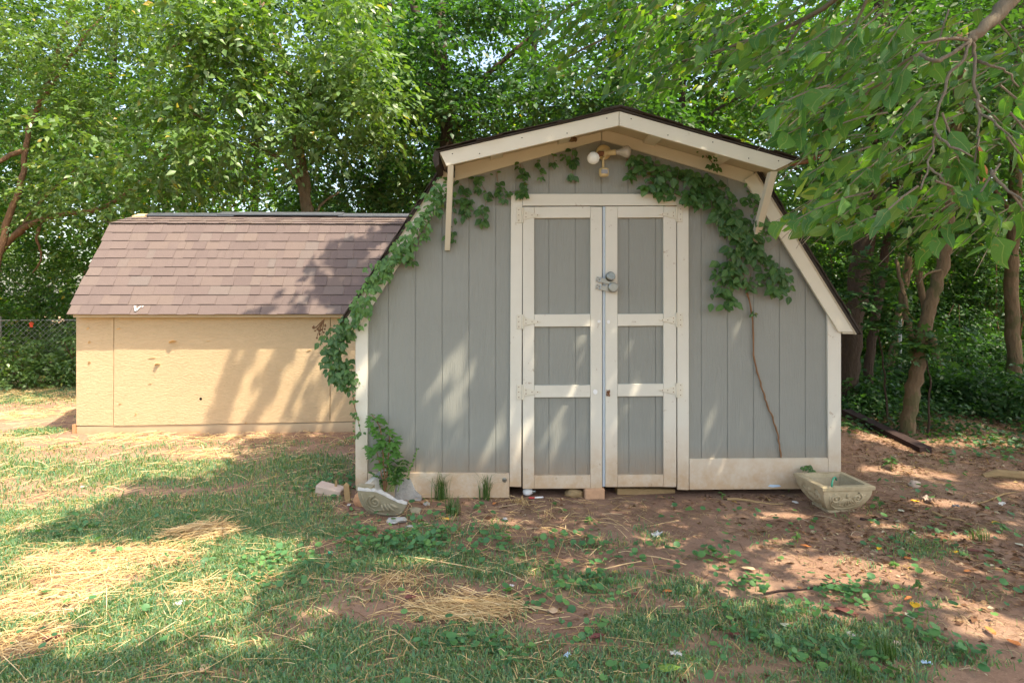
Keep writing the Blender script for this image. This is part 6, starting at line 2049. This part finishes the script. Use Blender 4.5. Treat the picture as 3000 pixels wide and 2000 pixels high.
shade_canopy('tall shade tree standing right of the viewer over the grey shed', (7.2, -5.5, 0), (-.6, 3.4), (-2.4, 1.3), (4.6, 7.5), 2600, 401)
shade_canopy('tall shade tree behind the viewer over the front lawn', (3.5, -10.5, 0), (-3.4, 3.4), (-3.3, -2.2), (4.6, 7.0), 1700, 402)
shade_canopy('tall shade tree over the lawn between the two sheds', (1.5, -8.5, 0), (-4.5, -.6), (-2.4, 3.6), (5.0, 7.8), 4600, 403)
shade_canopy('tall shade tree over the clay at the far right', (9.5, -3.0, 0), (3.4, 7.5), (-2.6, 4.5), (4.6, 7.8), 3800, 404)

# ================================================================== grass, weeds, straw, litter
rng = np.random.default_rng(12)


def scatter(n, x, y, dens):
    px_ = rng.uniform(*x, n); py_ = rng.uniform(*y, n)
    k = rng.uniform(0, 1, n) < dens(px_, py_)
    # nothing grows inside the sheds or planters
    inside = ((px_ > XL) & (px_ < XR) & (py_ > -.005)) | ((px_ > TX0) & (px_ < TX1 + .1) & (py_ > YT))
    k &= ~inside
    px_, py_ = px_[k], py_[k]
    return np.stack([px_, py_, gz(px_, py_)], -1)


def inview(x, y, m=1.1):
    d = y + 4.82
    return (d > 2.1) & (np.abs(x - 0.03 * d) < d * .83 + m)


def blades(name, base, h, w_, lean, m, label, parent=None):
    n = len(base)
    an = rng.uniform(0, 2 * PI, n)
    dx = np.stack([np.cos(an), np.sin(an), np.zeros(n)], -1)
    ld = rng.uniform(0, 2 * PI, n)
    l = np.stack([np.cos(ld), np.sin(ld), np.zeros(n)], -1) * (lean * rng.uniform(.2, 1, n) * h)[:, None]
    up = np.array([0, 0, 1.0])
    W = (w_ * rng.uniform(.6, 1.3, n) / 2)[:, None]
    V = np.stack([base - dx * W, base + dx * W, base + l * .35 + up * (h * .6)[:, None] - dx * W * .8, base + l * .35 + up * (h * .6)[:, None] + dx * W * .8, base + l + up * (h * (1 - .35 * lean))[:, None]], 1)
    F = np.array([[0, 1, 3], [0, 3, 2], [2, 3, 4]])
    FF = (F[None] + (np.arange(n) * 5)[:, None, None]).reshape(-1, 3)
    me = npmesh(name, V.reshape(-1, 3), FF, M[m], {'rnd': np.repeat(rng.uniform(0, 1, n), 5)})
    return tag(link(name, me, parent), label, kind='stuff')


gd = lambda x, y: grass_m(x, y) * np.where(inview(x, y, 1.2), 1, .12)
g1 = scatter(400000, (-4.4, 4), (-2.75, -.2), lambda x, y: gd(x, y) * 1.0)
blades('lawn_grass', g1, rng.uniform(.016, .052, len(g1)), .0055, 1.1, 'grass', 'short worn lawn grass in the foreground')
g2 = scatter(420000, (-9, 2), (-.2, 6), lambda x, y: np.maximum(grass_m(x, y), .35 * sstep(3.5, 5, y)) * np.where(inview(x, y, 1.2), 1, .1))
blades('lawn_grass', g2, rng.uniform(.018, .06, len(g2)), .0065, 1.0, 'grass', 'sunlit lawn grass beside the tan shed')

def arching(name, base, h, w_, m):
    """long blades that bend over at the tip"""
    n = len(base); K = 5
    an = rng.uniform(0, 2 * PI, n)
    d = np.stack([np.cos(an), np.sin(an), np.zeros(n)], -1)
    s = np.stack([-np.sin(an), np.cos(an), np.zeros(n)], -1)
    reach = h * rng.uniform(.15, .95, n)
    V = []
    for k in range(K):
        t = k / (K - 1)
        c = base + d * (reach * t ** 2.1)[:, None] + np.array([0, 0, 1.0]) * (h * (np.sin(t * 1.75) / np.sin(1.5)) * .85)[:, None]
        wd = (w_ / 2) * (1 - .85 * t)
        V += [c - s * wd, c + s * wd]
    V = np.stack(V, 1)
    F = []
    for k in range(K - 1):
        a = 2 * k
        F += [[a, a + 1, a + 3], [a, a + 3, a + 2]]
    F = np.array(F)
    FF = (F[None] + (np.arange(n) * 2 * K)[:, None, None]).reshape(-1, 3)
    return link(name, npmesh(name, V.reshape(-1, 3), FF, M[m], {'rnd': np.repeat(rng.uniform(0, 1, n), 2 * K)}))


# thicker tufts one can count
for i, (px, py, n, h, sp_, lb) in enumerate(((1292, 1462, 95, .26, .06, 'tall dark grass clump in front of the left base board'), (1420, 1462, 60, .25, .045, 'wispy grass clump at the right end of the left base board'), (1328, 1506, 80, .14, .05, 'low bright grass clump in front of the tall one'),
                                             (2590, 1930, 40, .13, .04, 'grass tuft among the weeds at lower right'), (2490, 1990, 40, .14, .05, 'grass tuft at the bottom edge among violets'), (1400, 1690, 26, .05, .02, 'small green tuft above the centre straw pile'), (640, 1640, 45, .07, .05, 'grass tuft right of the left straw mound'),
                                             (395, 1825, 40, .07, .05, 'grass tuft in the straw at lower left'), (2870, 1580, 45, .08, .05, 'pale grass tuft on the clay at right'))):
    c = G(px, py)
    bs = np.stack([c.x + rng.normal(0, sp_ * .5, n), c.y + rng.normal(0, sp_ * .5, n)], -1)
    bs = np.concatenate([bs, gz(bs[:, 0], bs[:, 1])[:, None]], -1)
    o = arching('grass_clump', bs, h * rng.uniform(.45, 1.1, n), .0055, 'grass_dark')
    tag(o, lb, 'grass clump', 'grass clumps in the yard')

# dry little tuft on the clay
c = G(1525, 1475)
bs = np.stack([c.x + rng.normal(0, .04, 60), c.y + rng.normal(0, .03, 60)], -1)
bs = np.concatenate([bs, gz(bs[:, 0], bs[:, 1])[:, None]], -1)
o = blades('grass_clump', bs, .07 * rng.uniform(.4, 1.1, 60), .004, 1.2, 'straw', None); o['kind'] = 'thing'
tag(o, 'dry straw coloured tuft below the light bulb', 'grass clump', 'grass clumps in the yard')

# round violet leaves and clover
WEED = [E(2480, 1740, 130, 35), E(2250, 1720, 150, 30), E(2350, 1830, 260, 50), E(2450, 1900, 330, 70), E(2750, 1920, 200, 60), E(2080, 1640, 90, 30, .7), E(2900, 1850, 120, 40, .6), E(1500, 1600, 300, 40, .6), E(1200, 1590, 250, 45, .9), E(1080, 1570, 150, 40, .9),
        E(1550, 1760, 130, 40, .6), E(850, 1640, 160, 40, .7), E(800, 1700, 120, 40, .6), E(960, 1430, 110, 30, .9), E(560, 1530, 80, 22, .6), E(180, 1555, 110, 25, .8), E(1650, 1620, 300, 60, .45), E(1400, 1900, 500, 80, .45), E(1750, 1720, 250, 60, .4), E(2600, 1820, 140, 40, .7), E(2700, 1440, 90, 30, .3),
        E(2650, 1590, 260, 60, .12), E(2900, 1700, 150, 60, .25), E(2300, 1560, 300, 50, .10), E(400, 1700, 200, 60, .25), E(1200, 1500, 200, 30, .4), E(2850, 1250, 350, 90, .5)]
wd = lambda x, y: (patches(x, y, WEED, .9) * sstep(.38, .58, fbm(x * 4.5, y * 4.5, 31)) + .035 * (y < -.3) * sstep(.45, .6, fbm(x * 6, y * 6, 33))) * inview(x, y)
b1 = scatter(52000, (-4.0, 5), (-2.75, 1.0), lambda x, y: wd(x, y) * .9)
n = len(b1)
st = rng.uniform(.012, .06, n)
pos = b1 + np.stack([rng.normal(0, .012, n), rng.normal(0, .012, n), st], -1)
an = rng.uniform(0, 2 * PI, n)
f = np.stack([np.cos(an), np.sin(an), rng.uniform(-.3, .1, n)], -1)
up = np.stack([rng.normal(0, .45, n), rng.normal(-.2, .45, n), np.ones(n)], -1)
Vv, Ff, k = leaf_arrays(pos, f, up, rng.uniform(.012, .048, n), rng.uniform(.75, 1.1, n), T_ROUND)
me = npmesh('ground_weeds', Vv, Ff, M['weed'], {'rnd': np.repeat(rng.uniform(0, 1, n), k)})
tag(link('ground_weeds', me), 'round leaved violets and clover on the clay', kind='stuff')
blades('weed_stalks', b1[::2], st[::2] * .95, .003, .3, 'weed', 'thin stalks under the violet leaves')

# forest floor greenery at the right
b2 = scatter(42000, (2.6, 10), (.55, 7), lambda x, y: sstep(.28, .48, fbm(x * 1.7, y * 1.7, 44)) * sstep(.0, .6, y - .75 - .25 * np.sin(x * 2)) * sstep(2.9, 3.5, x + .25 * y) * .95)
n = len(b2)
pos = b2 + np.stack([np.zeros(n), np.zeros(n), rng.uniform(.01, .2, n) * sstep(.8, 2.2, b2[:, 1]) + .015], -1)
f = rng.normal(0, 1, (n, 3)); f[:, 2] = f[:, 2] * .3 - .15
up = np.stack([rng.normal(0, .4, n), rng.normal(-.2, .4, n), np.ones(n)], -1)
Vv, Ff, k = leaf_arrays(pos, f, up, rng.uniform(.03, .075, n), np.full(n, .65), T_SIMPLE)
me = npmesh('ground_ivy', Vv, Ff, M['leaf_dark'], {'rnd': np.repeat(rng.uniform(0, 1, n), k)})
tag(link('ground_ivy', me), 'ivy and low plants covering the forest floor at the right', kind='stuff')

# small leafy seedlings one can count, on the clay
for i, (px, py, h, nl, s, lb) in enumerate(((2610, 1375, .12, 8, .06, 'bright green seedling on the dark earth right of the shed'), (2115, 1462, .05, 6, .035, 'small seedling in front of the right base board'), (2575, 1492, .08, 6, .045, 'grey green seedling just right of the stone planter'),
                                            (2760, 1365, .06, 10, .03, 'pale green seedling on the clay below the timber beam'), (2310, 1440, .06, 7, .03, 'small plant beside the left side of the stone planter'), (2935, 1560, .06, 8, .05, 'green seedling at the far right of the clay'),
                                            (2335, 1590, .07, 7, .035, 'small upright weed on the sunny clay in front of the planter'), (2620, 1665, .04, 9, .03, 'bright lobed weed at the edge of the sunny patch'), (1615, 1660, .04, 12, .026, 'bright yellow green clover sprig near the centre'), (1725, 1535, .05, 12, .035, 'feathery weed on the clay below the doors'),
                                            (1625, 1482, .03, 8, .028, 'tiny seedling on the clay below the brick'), (2690, 1730, .05, 9, .035, 'weed with pointed leaves above the large yellow leaf'))):
    c = G(px, py)
    t = thing('seedling', c, lb, 'seedling')
    rs_ = random.Random(700 + i)
    MB().tube([c + V3((0, 0, -.01)), c + V3((.006, 0, h * .5)), c + V3((0, .004, h))], .0025, 5).obj('stem', M['green_leaf'], t)
    for k in range(nl):
        a = k * 2.4 + rs_.random()
        d = V3((math.cos(a), math.sin(a), rs_.uniform(-.3, .3)))
        link('leaf', SAP[0] if i in (7, 3) else VINE_LEAF[k % 3], t, orient(c + V3((0, 0, h * rs_.uniform(.45, 1))), d, V3((0, -.3, 1)), s * rs_.uniform(.7, 1.25)))


def strands(name, base, L, w_, tilt, m, label, ang=None):
    n = len(base)
    an = rng.uniform(0, 2 * PI, n) if ang is None else ang
    d = np.stack([np.cos(an), np.sin(an), rng.normal(0, tilt, n)], -1)
    s = np.stack([-np.sin(an), np.cos(an), np.zeros(n)], -1) * (w_ / 2)
    h = np.zeros((n, 3)); h[:, 2] = w_ * .5
    a = base - d * (L / 2)[:, None]; b_ = base + d * (L / 2)[:, None]
    for e in (a, b_):
        g = gz(e[:, 0], e[:, 1]) + .002
        e[:, 2] = np.maximum(e[:, 2], g)
    mid = (a + b_) / 2; mid[:, 2] += rng.uniform(0, .012, n)
    V = np.stack([a - s, a + s, mid - s, mid + s, b_ - s, b_ + s, a + h, mid + h, b_ + h], 1)
    F = np.array([[0, 2, 7], [0, 7, 6], [6, 7, 3], [6, 3, 1], [2, 4, 8], [2, 8, 7], [7, 8, 5], [7, 5, 3]])
    FF = (F[None] + (np.arange(n) * 9)[:, None, None]).reshape(-1, 3)
    me = npmesh(name, V.reshape(-1, 3), FF, M[m], {'rnd': np.repeat(rng.uniform(0, 1, n), 9)})
    return tag(link(name, me), label, kind='stuff')


s1 = scatter(90000, (-4.5, 2), (-2.75, .2), lambda x, y: (straw_m(x, y) + .10 * sstep(1.5, 0, x)) * .5 * inview(x, y))
s1[:, 2] += rng.uniform(.002, .022, len(s1))
strands('straw', s1, rng.uniform(.02, .16, len(s1)) * np.where(rng.uniform(0, 1, len(s1)) < .2, 2.0, 1.0), .0032, .10, 'straw', 'dry straw scattered over the worn lawn at left')
s2 = scatter(60000, (-9, 0), (.2, 7), lambda x, y: np.maximum(straw_m(x, y), .6 * sstep(3.4, 4.2, y) * sstep(.3, .5, fbm(x * 2.1, y * 2.1, 62))) * .6 + .07)
s2[:, 2] += rng.uniform(.003, .03, len(s2))
strands('straw', s2, rng.uniform(.04, .22, len(s2)), .0045, .1, 'straw', 'sunlit straw strewn around the tan shed')
for px, py, rx, ry, hh, n, a0, lb in ((1375, 1785, .27, .11, .022, 260, -.25, 'loose pile of straw in the middle of the lawn'), (590, 1565, .24, .15, .07, 380, .9, 'low mound of straw at the left')):
    c = G(px, py)
    r_ = np.sqrt(rng.uniform(0, 1, n)); th_ = rng.uniform(0, 2 * PI, n)
    bx = c.x + rx * r_ * np.cos(th_); by = c.y + ry * r_ * np.sin(th_)
    bs = np.stack([bx, by, gz(bx, by) + hh * (1 - r_ ** 1.2) * rng.uniform(.2, 1.1, n) + .004], -1)
    o = strands('straw_pile', bs, rng.uniform(.10, .32, n), .004, .12, 'straw', None, a0 + rng.normal(0, .6 if px > 1000 else .9, n))
    o['kind'] = 'thing'
    tag(o, lb, 'straw pile')
# long single stalks
for a, b_, lb in ((G(1155, 1630), G(1440, 1682), 'long bent straw stalk above the centre pile'), (G(1700, 1692), G(1890, 1648), 'long straw stalk on the clay below the doors'), (G(1885, 1632), G(2010, 1660), 'straw stalk under the white paper scrap'),
                  (G(570, 1868), G(690, 1890), 'thick pale stalk in the grass at lower left')):
    q = [a.lerp(b_, f) + V3((0, 0, .012 + .01 * math.sin(3 * f))) for f in (0, .3, .33, .7, 1)]
    tag(MB().tube(q, .0035, 5).obj('straw_stalk', M['chip']), lb, 'straw stalk')

# brown leaf bits, twigs and bark on the clay
lt = scatter(200000, (-1.5, 8), (-2.75, 4), lambda x, y: (.03 + .5 * sstep(.4, .62, fbm(x * 2.3, y * 2.3, 71)) * np.maximum(1.8 * sstep(.6, 2.4, x + .6 * y), .15)) * inview(x, y) * (1 - .6 * patches(x, y, GRASS)) * .5)
n = len(lt)
lt[:, 2] += .006
f = rng.normal(0, 1, (n, 3)); f[:, 2] *= .12
up = np.stack([rng.normal(0, .45, n), rng.normal(0, .45, n), np.ones(n)], -1)
Vv, Ff, k = leaf_arrays(lt, f, up, rng.uniform(.010, .045, n) * np.where(rng.uniform(0, 1, n) < .05, 1.9, 1.0), rng.uniform(.25, .6, n), T_SIMPLE)
me = npmesh('leaf_litter', Vv, Ff, M['litter'], {'rnd': np.repeat(rng.uniform(0, 1, n) ** 1.3, k)})
tag(link('leaf_litter', me), 'brown leaf litter and bark bits on the clay at right', kind='stuff')
tw = scatter(22000, (-1, 7), (-2.75, 3), lambda x, y: (.05 + .6 * sstep(1.4, 3, x + .4 * y)) * inview(x, y) * .5)
tw[:, 2] += .005
strands('fine_twigs', tw, rng.uniform(.03, .16, len(tw)), .0035, .05, 'litter', 'fine dark twigs lying on the clay')

th_ = scatter(150000, (-4.2, 7), (-2.75, 2.5), lambda x, y: (.12 + .75 * sstep(.42, .6, fbm(x * 2.9, y * 2.9, 91))) * inview(x, y) * .42)
th_[:, 2] += .003
strands('dead_thatch', th_, rng.uniform(.015, .07, len(th_)), .003, .15, 'thatch', 'short dead grass and bark fibres matted on the clay')
